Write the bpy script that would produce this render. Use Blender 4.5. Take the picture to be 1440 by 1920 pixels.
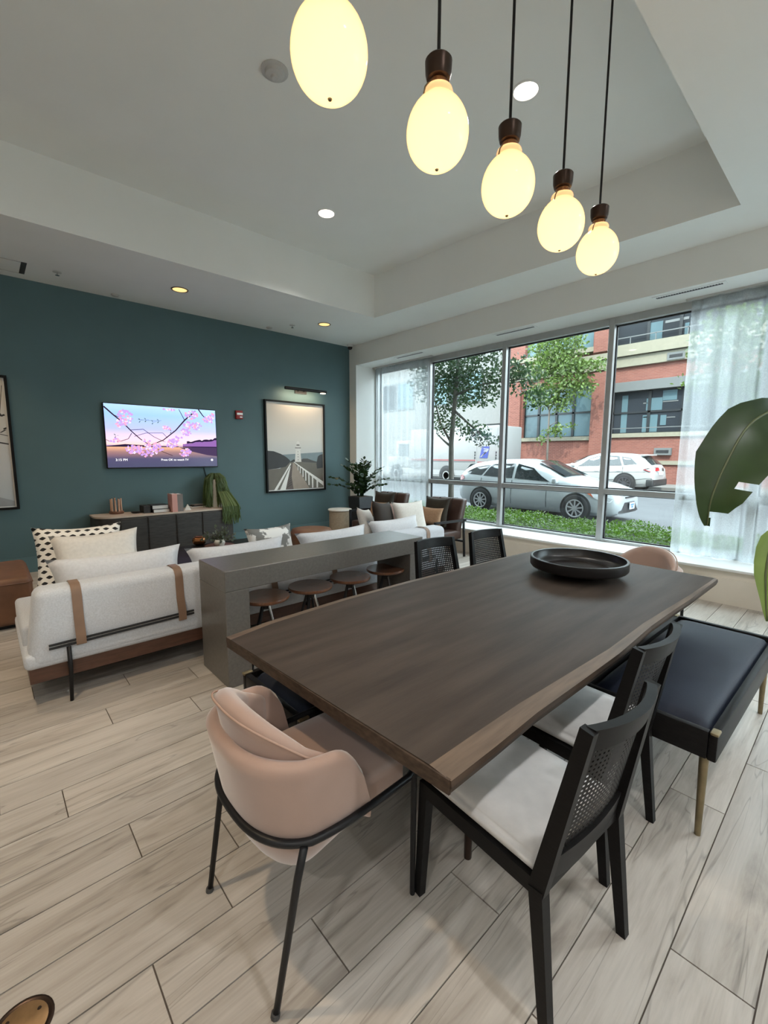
import bpy, bmesh, math, random
from mathutils import Vector, Matrix, Euler, noise as mnoise
random.seed(7)
R = math.radians
scene = bpy.context.scene
for o in list(bpy.data.objects):
    bpy.data.objects.remove(o)
COL = scene.collection

# ------------------------------------------------------------------ camera
FPX, CAM_H = 824.68, 1.5
PITCH, ROLL, YAW = R(7.392), R(0.188), R(42.261)
FW = Vector((math.sin(YAW)*math.cos(PITCH), math.cos(YAW)*math.cos(PITCH), -math.sin(PITCH)))
_rt = Vector((math.cos(YAW), -math.sin(YAW), 0)); _up = _rt.cross(FW)
RT = _rt*math.cos(ROLL) + _up*math.sin(ROLL)
UP = _up*math.cos(ROLL) - _rt*math.sin(ROLL)
CAM = Vector((0, 0, CAM_H))
cam_data = bpy.data.cameras.new('camera'); cam = bpy.data.objects.new('camera', cam_data); COL.objects.link(cam)
cam.matrix_world = Matrix(((RT.x, UP.x, -FW.x, CAM.x), (RT.y, UP.y, -FW.y, CAM.y), (RT.z, UP.z, -FW.z, CAM.z), (0, 0, 0, 1)))
cam_data.sensor_fit = 'VERTICAL'; cam_data.sensor_height = 24.0
cam_data.lens = FPX*24.0/1920.0; cam_data.clip_start = 0.05; cam_data.clip_end = 300
scene.camera = cam
def ray(px, py): return FW + RT*((px-720)/FPX) - UP*((py-960)/FPX)
def onz(px, py, z): d = ray(px, py); return CAM + d*((z-CAM_H)/d.z)
def onx(px, py, x): d = ray(px, py); return CAM + d*(x/d.x)
def ony(px, py, y): d = ray(px, py); return CAM + d*(y/d.y)

# ------------------------------------------------------------------ world, sun, exposure
world = bpy.data.worlds.new('world'); scene.world = world; world.use_nodes = True
_b = world.node_tree.nodes['Background']
_b.inputs[0].default_value = (0.80, 0.93, 1.0, 1); _b.inputs[1].default_value = 4.5
sun_d = bpy.data.lights.new('sun', 'SUN'); sun_d.energy = 3.0; sun_d.angle = R(1.5); sun_d.color = (1, .93, .82)
sun = bpy.data.objects.new('sun', sun_d); COL.objects.link(sun)
sun.rotation_euler = Vector((0.62, 0.28, -0.74)).to_track_quat('-Z', 'Y').to_euler()
vs = scene.view_settings
vs.view_transform = 'Standard'; vs.look = 'None'; vs.gamma = 1.0; vs.use_curve_mapping = False
vs.exposure = 1.0
scene.cycles.use_denoising = True
scene.cycles.max_bounces = 10; scene.cycles.diffuse_bounces = 6; scene.cycles.glossy_bounces = 4
scene.cycles.transparent_max_bounces = 24; scene.cycles.transmission_bounces = 6
scene.cycles.sample_clamp_indirect = 4.0
scene.cycles.caustics_reflective = False; scene.cycles.caustics_refractive = False

# ------------------------------------------------------------------ materials
def lin(c):
    return tuple(((v/255)/12.92 if v/255 <= .04045 else ((v/255+.055)/1.055)**2.4) for v in c)
def N(nt, t, **kw):
    n = nt.nodes.new(t)
    for k, v in kw.items(): setattr(n, k, v)
    return n
def mat(name, col, rough=.5, metal=0., var=0., vscale=8., bump=0., bscale=60., stretch=None, emit=None, estr=0., sheen=0., coat=0., col2=None, spec=None):
    m = bpy.data.materials.new(name); m.use_nodes = True; nt = m.node_tree
    p = nt.nodes['Principled BSDF']
    p.inputs['Base Color'].default_value = (*col, 1); p.inputs['Roughness'].default_value = rough; p.inputs['Metallic'].default_value = metal
    if spec is not None: p.inputs['Specular IOR Level'].default_value = spec
    if sheen: p.inputs['Sheen Weight'].default_value = sheen
    if coat: p.inputs['Coat Weight'].default_value = coat; p.inputs['Coat Roughness'].default_value = .15
    if emit: p.inputs['Emission Color'].default_value = (*emit, 1); p.inputs['Emission Strength'].default_value = estr
    if var or bump:
        tc = N(nt, 'ShaderNodeTexCoord'); mp = N(nt, 'ShaderNodeMapping')
        nt.links.new(tc.outputs['Object'], mp.inputs[0])
        if stretch: mp.inputs['Scale'].default_value = stretch
    if var:
        nz = N(nt, 'ShaderNodeTexNoise'); nz.inputs['Scale'].default_value = vscale; nz.inputs['Detail'].default_value = 5
        nt.links.new(mp.outputs[0], nz.inputs['Vector'])
        rp = N(nt, 'ShaderNodeValToRGB'); rp.color_ramp.elements[0].position = .3; rp.color_ramp.elements[1].position = .7
        a = tuple(max(0, c*(1-var)) for c in col); b = col2 if col2 else tuple(min(1, c*(1+var)) for c in col)
        rp.color_ramp.elements[0].color = (*a, 1); rp.color_ramp.elements[1].color = (*b, 1)
        nt.links.new(nz.outputs['Fac'], rp.inputs[0]); nt.links.new(rp.outputs[0], p.inputs['Base Color'])
    if bump:
        n2 = N(nt, 'ShaderNodeTexNoise'); n2.inputs['Scale'].default_value = bscale; n2.inputs['Detail'].default_value = 3
        nt.links.new(mp.outputs[0], n2.inputs['Vector'])
        bp = N(nt, 'ShaderNodeBump'); bp.inputs['Strength'].default_value = bump; bp.inputs['Distance'].default_value = .01
        nt.links.new(n2.outputs['Fac'], bp.inputs['Height']); nt.links.new(bp.outputs[0], p.inputs['Normal'])
    return m
def emission(name, col, s):
    m = bpy.data.materials.new(name); m.use_nodes = True; nt = m.node_tree; nt.nodes.clear()
    e = N(nt, 'ShaderNodeEmission'); e.inputs[0].default_value = (*col, 1); e.inputs[1].default_value = s
    o = N(nt, 'ShaderNodeOutputMaterial'); nt.links.new(e.outputs[0], o.inputs[0]); return m
def gradient_mat(name, axis, stops, emit=0., rough=.5):
    """colour ramp along one object axis (stops: (coordinate 0..1, colour)); object space must span 0..1"""
    m = bpy.data.materials.new(name); m.use_nodes = True; nt = m.node_tree; p = nt.nodes['Principled BSDF']
    tc = N(nt, 'ShaderNodeTexCoord'); sx = N(nt, 'ShaderNodeSeparateXYZ'); rp = N(nt, 'ShaderNodeValToRGB')
    nt.links.new(tc.outputs['Generated'], sx.inputs[0]); nt.links.new(sx.outputs[axis], rp.inputs[0])
    el = rp.color_ramp.elements
    while len(el) < len(stops): el.new(.5)
    for e, (q, c) in zip(el, stops): e.position = q; e.color = (*c, 1)
    p.inputs['Roughness'].default_value = rough
    if emit:
        p.inputs['Base Color'].default_value = (.01, .01, .01, 1); nt.links.new(rp.outputs[0], p.inputs['Emission Color']); p.inputs['Emission Strength'].default_value = emit
    else:
        nt.links.new(rp.outputs[0], p.inputs['Base Color'])
    return m
def glass_mat(name, tint=(.95, .985, .985)):
    m = bpy.data.materials.new(name); m.use_nodes = True; nt = m.node_tree; nt.nodes.clear()
    t = N(nt, 'ShaderNodeBsdfTransparent'); t.inputs[0].default_value = (*tint, 1)
    g = N(nt, 'ShaderNodeBsdfGlossy'); g.inputs['Roughness'].default_value = .02
    lw = N(nt, 'ShaderNodeLayerWeight'); pw = N(nt, 'ShaderNodeMath', operation='POWER'); pw.inputs[1].default_value = 5.0
    f = N(nt, 'ShaderNodeMapRange'); f.inputs['To Min'].default_value = .03; f.inputs['To Max'].default_value = .9
    nt.links.new(lw.outputs['Facing'], pw.inputs[0]); nt.links.new(pw.outputs[0], f.inputs[0]); lw.inputs[0].default_value = .5
    mx = N(nt, 'ShaderNodeMixShader'); o = N(nt, 'ShaderNodeOutputMaterial')
    nt.links.new(f.outputs[0], mx.inputs[0]); nt.links.new(t.outputs[0], mx.inputs[1]); nt.links.new(g.outputs[0], mx.inputs[2]); nt.links.new(mx.outputs[0], o.inputs[0])
    return m
def sheer_mat(name, col, alpha):
    m = bpy.data.materials.new(name); m.use_nodes = True; nt = m.node_tree; nt.nodes.clear()
    t = N(nt, 'ShaderNodeBsdfTransparent'); d = N(nt, 'ShaderNodeBsdfDiffuse'); d.inputs[0].default_value = (*col, 1)
    tr = N(nt, 'ShaderNodeBsdfTranslucent'); tr.inputs[0].default_value = (*col, 1)
    a = N(nt, 'ShaderNodeMixShader'); a.inputs[0].default_value = .78
    mx = N(nt, 'ShaderNodeMixShader'); o = N(nt, 'ShaderNodeOutputMaterial')
    tc = N(nt, 'ShaderNodeTexCoord'); nz = N(nt, 'ShaderNodeTexNoise'); nz.inputs['Scale'].default_value = 90
    mr = N(nt, 'ShaderNodeMapRange'); mr.inputs['To Min'].default_value = alpha-.12; mr.inputs['To Max'].default_value = alpha+.12
    nt.links.new(tc.outputs['Object'], nz.inputs['Vector']); nt.links.new(nz.outputs['Fac'], mr.inputs[0]); nt.links.new(mr.outputs[0], mx.inputs[0])
    nt.links.new(d.outputs[0], a.inputs[1]); nt.links.new(tr.outputs[0], a.inputs[2])
    nt.links.new(t.outputs[0], mx.inputs[1]); nt.links.new(a.outputs[0], mx.inputs[2]); nt.links.new(mx.outputs[0], o.inputs[0])
    return m
def leaf_mat(name, col, var=.35, rough=.45):
    m = mat(name, col, rough, var=var, vscale=3.0)
    nt = m.node_tree; p = nt.nodes['Principled BSDF']; out = nt.nodes['Material Output']
    tr = N(nt, 'ShaderNodeBsdfTranslucent'); tr.inputs[0].default_value = (min(1, col[0]*1.6), min(1, col[1]*1.6), col[2], 1)
    mx = N(nt, 'ShaderNodeMixShader'); mx.inputs[0].default_value = .3
    nt.links.new(p.outputs[0], mx.inputs[1]); nt.links.new(tr.outputs[0], mx.inputs[2]); nt.links.new(mx.outputs[0], out.inputs[0])
    return m
def plank_mat():
    m = bpy.data.materials.new('wood_look_tile'); m.use_nodes = True; nt = m.node_tree; p = nt.nodes['Principled BSDF']
    tc = N(nt, 'ShaderNodeTexCoord'); oi = N(nt, 'ShaderNodeObjectInfo')
    off = N(nt, 'ShaderNodeVectorMath', operation='SCALE'); off.inputs[0].default_value = (13, 37, 5); nt.links.new(oi.outputs['Random'], off.inputs['Scale'])
    add = N(nt, 'ShaderNodeVectorMath', operation='ADD'); nt.links.new(tc.outputs['Object'], add.inputs[0]); nt.links.new(off.outputs[0], add.inputs[1])
    mp = N(nt, 'ShaderNodeMapping'); mp.inputs['Scale'].default_value = (.9, 8, 1); nt.links.new(add.outputs[0], mp.inputs[0])
    n1 = N(nt, 'ShaderNodeTexNoise'); n1.inputs['Scale'].default_value = 1.6; n1.inputs['Detail'].default_value = 8; n1.inputs['Roughness'].default_value = .6; n1.inputs['Distortion'].default_value = .9
    nt.links.new(mp.outputs[0], n1.inputs['Vector'])
    r1 = N(nt, 'ShaderNodeValToRGB'); e = r1.color_ramp.elements
    e[0].position = .30; e[0].color = (.26, .228, .20, 1); e[1].position = .75; e[1].color = (.49, .452, .405, 1)
    k = e.new(.42); k.color = (.385, .345, .30, 1); k = e.new(.55); k.color = (.445, .405, .36, 1)
    nt.links.new(n1.outputs['Fac'], r1.inputs[0])
    mp2 = N(nt, 'ShaderNodeMapping'); mp2.inputs['Scale'].default_value = (4, 90, 1); nt.links.new(add.outputs[0], mp2.inputs[0])
    n2 = N(nt, 'ShaderNodeTexNoise'); n2.inputs['Scale'].default_value = 1.5; n2.inputs['Detail'].default_value = 3; nt.links.new(mp2.outputs[0], n2.inputs['Vector'])
    hv = N(nt, 'ShaderNodeHueSaturation'); nt.links.new(r1.outputs[0], hv.inputs['Color'])
    mr = N(nt, 'ShaderNodeMapRange'); mr.inputs['To Min'].default_value = .90; mr.inputs['To Max'].default_value = 1.10; nt.links.new(oi.outputs['Random'], mr.inputs[0])
    mr2 = N(nt, 'ShaderNodeMapRange'); mr2.inputs['To Min'].default_value = .85; mr2.inputs['To Max'].default_value = 1.15; nt.links.new(n2.outputs['Fac'], mr2.inputs[0])
    mu = N(nt, 'ShaderNodeMath', operation='MULTIPLY'); nt.links.new(mr.outputs[0], mu.inputs[0]); nt.links.new(mr2.outputs[0], mu.inputs[1]); nt.links.new(mu.outputs[0], hv.inputs['Value'])
    mp3 = N(nt, 'ShaderNodeMapping'); mp3.inputs['Scale'].default_value = (.55, 6.5, 1); nt.links.new(add.outputs[0], mp3.inputs[0])
    n3 = N(nt, 'ShaderNodeTexNoise'); n3.inputs['Scale'].default_value = 1.3; n3.inputs['Detail'].default_value = 3; n3.inputs['Distortion'].default_value = .7; nt.links.new(mp3.outputs[0], n3.inputs['Vector'])
    sb = N(nt, 'ShaderNodeMath', operation='SUBTRACT'); sb.inputs[1].default_value = .44; ab = N(nt, 'ShaderNodeMath', operation='ABSOLUTE'); nt.links.new(n3.outputs['Fac'], sb.inputs[0]); nt.links.new(sb.outputs[0], ab.inputs[0])
    vr = N(nt, 'ShaderNodeMapRange'); vr.inputs['From Max'].default_value = .011; vr.inputs['To Min'].default_value = .70; vr.inputs['To Max'].default_value = 1.0; nt.links.new(ab.outputs[0], vr.inputs[0])
    vm = N(nt, 'ShaderNodeVectorMath', operation='SCALE'); nt.links.new(hv.outputs[0], vm.inputs[0]); nt.links.new(vr.outputs[0], vm.inputs['Scale'])
    nt.links.new(vm.outputs[0], p.inputs['Base Color']); p.inputs['Roughness'].default_value = .38
    bp = N(nt, 'ShaderNodeBump'); bp.inputs['Strength'].default_value = .12; bp.inputs['Distance'].default_value = .004
    nt.links.new(n2.outputs['Fac'], bp.inputs['Height']); nt.links.new(bp.outputs[0], p.inputs['Normal'])
    return m
def brick_mat():
    m = bpy.data.materials.new('red_brick'); m.use_nodes = True; nt = m.node_tree; p = nt.nodes['Principled BSDF']
    tc = N(nt, 'ShaderNodeTexCoord'); sx = N(nt, 'ShaderNodeSeparateXYZ'); cx = N(nt, 'ShaderNodeCombineXYZ'); ad = N(nt, 'ShaderNodeMath', operation='ADD')
    nt.links.new(tc.outputs['Object'], sx.inputs[0]); nt.links.new(sx.outputs[0], ad.inputs[0]); nt.links.new(sx.outputs[1], ad.inputs[1])
    nt.links.new(ad.outputs[0], cx.inputs[0]); nt.links.new(sx.outputs[2], cx.inputs[1])
    b = N(nt, 'ShaderNodeTexBrick'); b.inputs['Scale'].default_value = 1.0; b.inputs['Brick Width'].default_value = .24; b.inputs['Row Height'].default_value = .08; b.inputs['Mortar Size'].default_value = .008
    b.inputs['Color1'].default_value = (.19, .064, .046, 1); b.inputs['Color2'].default_value = (.145, .044, .032, 1); b.inputs['Mortar'].default_value = (.22, .125, .10, 1)
    nt.links.new(cx.outputs[0], b.inputs['Vector']); nt.links.new(b.outputs['Color'], p.inputs['Base Color']); p.inputs['Roughness'].default_value = .85
    return m
def polka_mat():
    m = bpy.data.materials.new('polka_fabric'); m.use_nodes = True; nt = m.node_tree; p = nt.nodes['Principled BSDF']
    tc = N(nt, 'ShaderNodeTexCoord'); mp = N(nt, 'ShaderNodeMapping'); mp.inputs['Scale'].default_value = (17, 25, 1)
    nt.links.new(tc.outputs['Object'], mp.inputs[0])
    sx = N(nt, 'ShaderNodeSeparateXYZ'); nt.links.new(mp.outputs[0], sx.inputs[0])
    def mth(op, a, bb=None):
        n = N(nt, 'ShaderNodeMath', operation=op)
        for i, v in enumerate((a, bb)):
            if v is None: continue
            if isinstance(v, (int, float)): n.inputs[i].default_value = v
            else: nt.links.new(v, n.inputs[i])
        return n.outputs[0]
    row = mth('FLOOR', sx.outputs[1]); half = mth('MULTIPLY', mth('MODULO', row, 2), .5)
    fx = mth('ABSOLUTE', mth('SUBTRACT', mth('FRACT', mth('ADD', sx.outputs[0], half)), .5)); fy = mth('ABSOLUTE', mth('SUBTRACT', mth('FRACT', sx.outputs[1]), .5))
    d = mth('ADD', mth('MULTIPLY', mth('POWER', fx, 1.4), 2.2), mth('MULTIPLY', fy, 1.7))
    rp = N(nt, 'ShaderNodeValToRGB'); rp.color_ramp.interpolation = 'CONSTANT'
    rp.color_ramp.elements[0].color = (.012, .012, .014, 1); rp.color_ramp.elements[1].position = .53; rp.color_ramp.elements[1].color = (.8, .77, .72, 1)
    nt.links.new(d, rp.inputs[0]); nt.links.new(rp.outputs[0], p.inputs['Base Color']); p.inputs['Roughness'].default_value = .85
    return m

M = dict(
    plank=plank_mat(), grout=mat('grout', (.12, .10, .085), .9, var=.1),
    teal=mat('teal_paint', lin((77, 103, 107)), .62, var=.03, vscale=3, bump=.05, bscale=180),
    white=mat('white_paint', (.80, .81, .79), .75, var=.015, vscale=2),
    ceilwhite=mat('ceiling_paint', (.82, .84, .825), .85, var=.015, vscale=2),
    cream=mat('cream_wall_paint', (.70, .64, .55), .6, var=.02),
    sill=mat('sill_paint', (.78, .79, .78), .35, var=.02),
    alum=mat('window_aluminium', (.45, .46, .46), .38, metal=.55, var=.04), gasket=mat('gasket', (.01, .01, .012), .6, var=.2),
    glass=glass_mat('window_glass'), sheer=sheer_mat('sheer_curtain_cloth', (.74, .78, .80), .50), sheer2=sheer_mat('thin_sheer_curtain_cloth', (.97, .98, .98), .24),
    black=mat('black_metal', (.009, .009, .010), .42, var=.2, spec=.3), blackwood=mat('black_stained_wood', (.008, .0075, .0075), .42, spec=.13, var=.3, stretch=(4, 4, 30)),
    darkmetal=mat('bronze_dark_metal', (.05, .032, .025), .32, metal=.8, var=.2), brass=mat('aged_brass', (.25, .20, .12), .48, metal=.85, var=.15, vscale=20),
    tabletop=mat('dark_walnut_top', (.055, .042, .034), .50, spec=.10, var=.25, vscale=3, stretch=(.6, 5, 1), bump=.05, bscale=40),
    sapwood=mat('sapwood_edge', (.115, .078, .052), .48, spec=.3, var=.3, vscale=5, stretch=(.8, 8, 4)),
    barkedge=mat('dark_slab_edge', (.06, .040, .028), .6, spec=.2, var=.35, vscale=8, stretch=(.8, 4, 10)),
    concrete=mat('grey_brown_console', (.122, .112, .100), .34, var=.13, vscale=60, bump=.05, bscale=120),
    blush=mat('blush_velvet', (.345, .228, .18), .75, var=.06, vscale=6, sheen=.6, bump=.03, bscale=250), blush_seam=mat('blush_piping', (.36, .235, .18), .8, var=.1),
    seatcloth=mat('pale_grey_seat_cloth', (.66, .64, .62), .8, var=.08, vscale=14, sheen=.3, bump=.06, bscale=200),
    navy=mat('navy_leather', (.011, .015, .028), .55, spec=.25, var=.12, vscale=5, bump=.05, bscale=150),
    sofa=mat('light_grey_sofa_weave', (.52, .54, .575), .9, var=.1, vscale=120, bump=.1, bscale=300, sheen=.2),
    pillowgrey=mat('pale_grey_pillow_cloth', (.585, .59, .61), .9, var=.06, vscale=60, sheen=.2), pillowcream=mat('cream_pillow_cloth', (.66, .625, .575), .9, var=.06, vscale=50, sheen=.2),
    strap=mat('tan_leather_strap', (.21, .128, .082), .5, var=.12), plinth=mat('brown_wood_plinth', (.08, .036, .022), .45, var=.25, stretch=(1, 8, 8)),
    stoolseat=mat('walnut_stool_seat', (.15, .058, .025), .28, var=.3, stretch=(2, 14, 2), coat=.4), chrome=mat('polished_steel', (.5, .5, .5), .2, metal=1., var=.05),
    leather=mat('cognac_leather', (.15, .066, .032), .45, var=.2, vscale=7, bump=.08, bscale=90), darkleather=mat('espresso_leather', (.05, .024, .017), .42, var=.2, vscale=8),
    greyvelvet=mat('dark_olive_velvet', (.040, .034, .026), .85, var=.15, sheen=.05, spec=.2), tan=mat('tan_woven_cloth', (.40, .25, .15), .85, var=.12, vscale=50), brownvelvet=mat('dark_brown_velvet', (.030, .022, .017), .8, var=.2, sheen=.06, spec=.2),
    rosebrown=mat('rose_brown_cloth', (.27, .16, .125), .85, var=.1), cred=mat('charcoal_wood', (.035, .033, .031), .42, var=.35, vscale=5, stretch=(2, 2, 14)), credtop=mat('pale_stone_top', (.52, .43, .36), .4, var=.08, vscale=9),
    paper=mat('paper_white', (.72, .71, .68), .8, var=.03), pinkbook=mat('pink_book_cloth', (.62, .33, .29), .8, var=.04), greybook=mat('grey_book_cloth', (.20, .18, .17), .8, var=.06), blackbook=mat('black_book_cover', (.015, .015, .016), .5, var=.2),
    candle=mat('pink_candle_wax', (.55, .33, .22), .5, var=.1), woodbase=mat('walnut_base', (.12, .05, .025), .4, var=.2), ceramic=mat('white_ceramic', (.72, .70, .64), .3, var=.03),
    grassleaf=leaf_mat('trailing_grass', (.11, .165, .055)), zzleaf=leaf_mat('dark_glossy_leaf', (.018, .040, .014), rough=.25), bananaleaf=leaf_mat('banana_leaf', (.024, .042, .013), rough=.38), midrib=mat('leaf_midrib', (.10, .12, .05), .5, var=.1), limeleaf=leaf_mat('young_banana_leaf', (.16, .21, .06), rough=.45),
    eucal=leaf_mat('eucalyptus_leaf', (.14, .17, .135)), copper=mat('copper_vessel', (.35, .15, .06), .25, metal=.9, var=.1), planter=mat('charcoal_planter', (.03, .032, .036), .5, var=.15), stonecol=mat('beige_plaster_column', (.40, .32, .23), .8, var=.1, vscale=30, bump=.05), marble=mat('white_marble_top', (.72, .69, .63), .25, var=.05),
    bulbglass=None, red=mat('red_alarm_plastic', (.30, .018, .018), .4, var=.08), lens=mat('clear_strobe_lens', (.85, .82, .80), .2, var=.03), darkgrey=mat('dark_grey_plastic', (.05, .05, .05), .5, var=.1), ltgrey=mat('light_grey_plastic', (.50, .50, .49), .5, var=.03),
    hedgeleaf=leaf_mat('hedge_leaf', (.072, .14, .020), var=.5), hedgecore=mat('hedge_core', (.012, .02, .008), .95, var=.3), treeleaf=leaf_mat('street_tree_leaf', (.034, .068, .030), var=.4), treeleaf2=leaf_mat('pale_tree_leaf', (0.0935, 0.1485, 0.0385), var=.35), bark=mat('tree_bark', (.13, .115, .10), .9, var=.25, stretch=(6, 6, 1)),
    asphalt=mat('pale_asphalt', (0.08415, 0.08543, 0.0891), .8, var=.10, vscale=1.2), walk=mat('sidewalk_concrete', (0.1267, 0.1241, 0.1162), .85, var=.06), soil=mat('soil', (.06, .045, .03), .95, var=.3), brick=brick_mat(), stone=mat('cream_stone_trim', (0.198, 0.1848, 0.1386), .8, var=.1), winframe=mat('black_window_frame', (.012, .014, .016), .4, var=.1),
    farglass=mat('blue_green_pane', (.075, .125, .145), .28, var=.3, vscale=.22, spec=.4), darkpane=mat('dark_pane', (.018, .022, .028), .3, var=.5, vscale=.2, spec=.3), lintel=mat('grey_lintel', (0.1056, 0.1122, 0.1122), .6, var=.05), facade=mat('pale_concrete_facade', (0.1742, 0.1742, 0.169), .8, var=.05),
    suvpaint=mat('white_crossover_paint', (.33, .345, .345), .28, var=.01, coat=.5), carpaint=mat('pearl_white_car_paint', (.42, .445, .455), .25, var=.01, coat=.6), carglass=mat('car_window_glass', (.02, .024, .026), .05, var=.2, spec=.8), tyre=mat('tyre_rubber', (.014, .014, .015), .8, var=.1), rim=mat('alloy_rim', (.42, .42, .43), .45, metal=.3, var=.05), darkrim=mat('dark_alloy_rim', (.10, .10, .11), .35, metal=.6, var=.05), trimblack=mat('black_car_trim', (.018, .019, .02), .5, var=.1), taillight=mat('red_tail_light', (.33, .02, .025), .2, var=.1), amber=mat('amber_lamp', (.55, .10, .03), .25, var=.1), headlamp=mat('headlamp_glass', (.6, .62, .64), .12, var=.05), plate=mat('licence_plate', (.62, .68, .75), .5, var=.05), plateblue=mat('plate_blue_mark', (.10, .22, .5), .5, var=.05),
    truckwhite=mat('truck_white_paint', (0.2376, 0.2409, 0.2409), .4, var=.02), truckblue=mat('truck_blue_mark', (.012, .03, .20), .4, var=.05), truckred=mat('truck_red_stripe', (.20, .055, .055), .4, var=.05),
    outletwood=mat('brass_floor_cover', (.42, .25, .12), .35, metal=.75, var=.25, vscale=22), skirtteal=mat('teal_skirting_paint', lin((86, 114, 120)), .45, var=.03),
)

# ------------------------------------------------------------------ mesh builder
class MB:
    def __init__(s): s.v = []; s.f = []; s.mi = []; s.cur = 0
    def add(s, vs, fs):
        b = len(s.v); s.v += [tuple(v) for v in vs]; s.f += [tuple(i+b for i in f) for f in fs]; s.mi += [s.cur]*len(fs); return s
    def box(s, x0, x1, y0, y1, z0, z1):
        return s.add([(x0, y0, z0), (x1, y0, z0), (x1, y1, z0), (x0, y1, z0), (x0, y0, z1), (x1, y0, z1), (x1, y1, z1), (x0, y1, z1)],
                     [(0, 3, 2, 1), (4, 5, 6, 7), (0, 1, 5, 4), (1, 2, 6, 5), (2, 3, 7, 6), (3, 0, 4, 7)])
    def rbox(s, x0, x1, y0, y1, z0, z1, r=.01, seg=2, fn=None):
        bm = bmesh.new(); bmesh.ops.create_cube(bm, size=1)
        for v in bm.verts: v.co = Vector(((x0+x1)/2+v.co.x*(x1-x0), (y0+y1)/2+v.co.y*(y1-y0), (z0+z1)/2+v.co.z*(z1-z0)))
        bmesh.ops.bevel(bm, geom=list(bm.edges), offset=r, segments=seg, affect='EDGES', profile=.5)
        bm.verts.index_update(); vs = [fn(v.co) if fn else v.co.copy() for v in bm.verts]; fs = [[v.index for v in f.verts] for f in bm.faces]; bm.free(); return s.add(vs, fs)
    def frust(s, p0, p1, r0, r1=None, n=10, caps=True):
        r1 = r0 if r1 is None else r1; p0 = Vector(p0); p1 = Vector(p1); d = (p1-p0).normalized()
        a = d.orthogonal().normalized(); b = d.cross(a); vs = []
        for p, r in ((p0, r0), (p1, r1)):
            for i in range(n): t = 2*math.pi*i/n; vs.append(p+a*math.cos(t)*r+b*math.sin(t)*r)
        fs = [(i, (i+1) % n, n+(i+1) % n, n+i) for i in range(n)]
        if caps: fs += [tuple(range(n))[::-1], tuple(range(n, 2*n))]
        return s.add(vs, fs)
    def beam(s, p0, p1, w0, d0, w1=None, d1=None, side=(1, 0, 0)):
        """square bar from p0 to p1; width along 'side', depth across"""
        w1 = w0 if w1 is None else w1; d1 = d0 if d1 is None else d1; p0 = Vector(p0); p1 = Vector(p1)
        ax = (p1-p0).normalized(); sd = Vector(side); sd = (sd-ax*sd.dot(ax)).normalized(); dp = ax.cross(sd); vs = []
        for p, w, d in ((p0, w0, d0), (p1, w1, d1)):
            for a, b in ((-1, -1), (1, -1), (1, 1), (-1, 1)): vs.append(p+sd*a*w/2+dp*b*d/2)
        return s.add(vs, [(3, 2, 1, 0), (4, 5, 6, 7), (0, 1, 5, 4), (1, 2, 6, 5), (2, 3, 7, 6), (3, 0, 4, 7)])
    def tube(s, pts, r, n=8, closed=False):
        pts = [Vector(p) for p in pts]; rings = []; k = len(pts); prev = None
        for i, p in enumerate(pts):
            d = (pts[(i+1) % k]-pts[i-1]) if closed else (pts[min(i+1, k-1)]-pts[max(i-1, 0)])
            d.normalize()
            a = d.orthogonal().normalized() if prev is None else (prev-d*prev.dot(d)).normalized()
            prev = a; b = d.cross(a); rr = r[i] if isinstance(r, (list, tuple)) else r
            rings.append([p+a*math.cos(2*math.pi*j/n)*rr+b*math.sin(2*math.pi*j/n)*rr for j in range(n)])
        vs = [v for g in rings for v in g]; fs = []
        for i in range(k if closed else k-1):
            i2 = (i+1) % k
            fs += [(i*n+j, i*n+(j+1) % n, i2*n+(j+1) % n, i2*n+j) for j in range(n)]
        if not closed: fs += [tuple(range(n))[::-1], tuple((k-1)*n+j for j in range(n))]
        return s.add(vs, fs)
    def lathe(s, prof, c=(0, 0, 0), n=24, M4=None, caps=True):
        vs = []; c = Vector(c)
        for r, z in prof:
            for i in range(n):
                t = 2*math.pi*i/n; q = Vector((r*math.cos(t), r*math.sin(t), z)); q = M4 @ q if M4 else q; vs.append(q+c)
        k = len(prof); fs = [(i*n+j, i*n+(j+1) % n, (i+1)*n+(j+1) % n, (i+1)*n+j) for i in range(k-1) for j in range(n)]
        if caps and prof[0][0] > 1e-6: fs.append(tuple(range(n))[::-1])
        if caps and prof[-1][0] > 1e-6: fs.append(tuple((k-1)*n+j for j in range(n)))
        return s.add(vs, fs)
    def grid(s, fn, nu, nv):
        vs = [fn(i/nu, j/nv) for j in range(nv+1) for i in range(nu+1)]; w = nu+1
        return s.add(vs, [(j*w+i, j*w+i+1, (j+1)*w+i+1, (j+1)*w+i) for j in range(nv) for i in range(nu)])
    def prism(s, pts, z0, z1):
        n = len(pts); return s.add([(x, y, z0) for x, y in pts]+[(x, y, z1) for x, y in pts],
            [tuple(range(n))[::-1], tuple(range(n, 2*n))]+[(i, (i+1) % n, n+(i+1) % n, n+i) for i in range(n)])
    def poly(s, pts, T, t=.002):
        """flat polygon (list of 2d points) with thickness t; T maps (u, v, w) to space"""
        n = len(pts); return s.add([T(u, v, 0) for u, v in pts]+[T(u, v, t) for u, v in pts],
            [tuple(range(n)), tuple(range(n, 2*n))[::-1]]+[(i, (i+1) % n, n+(i+1) % n, n+i) for i in range(n)])
    def xf(s, M4): s.v = [tuple(M4 @ Vector(v)) for v in s.v]; return s
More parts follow.
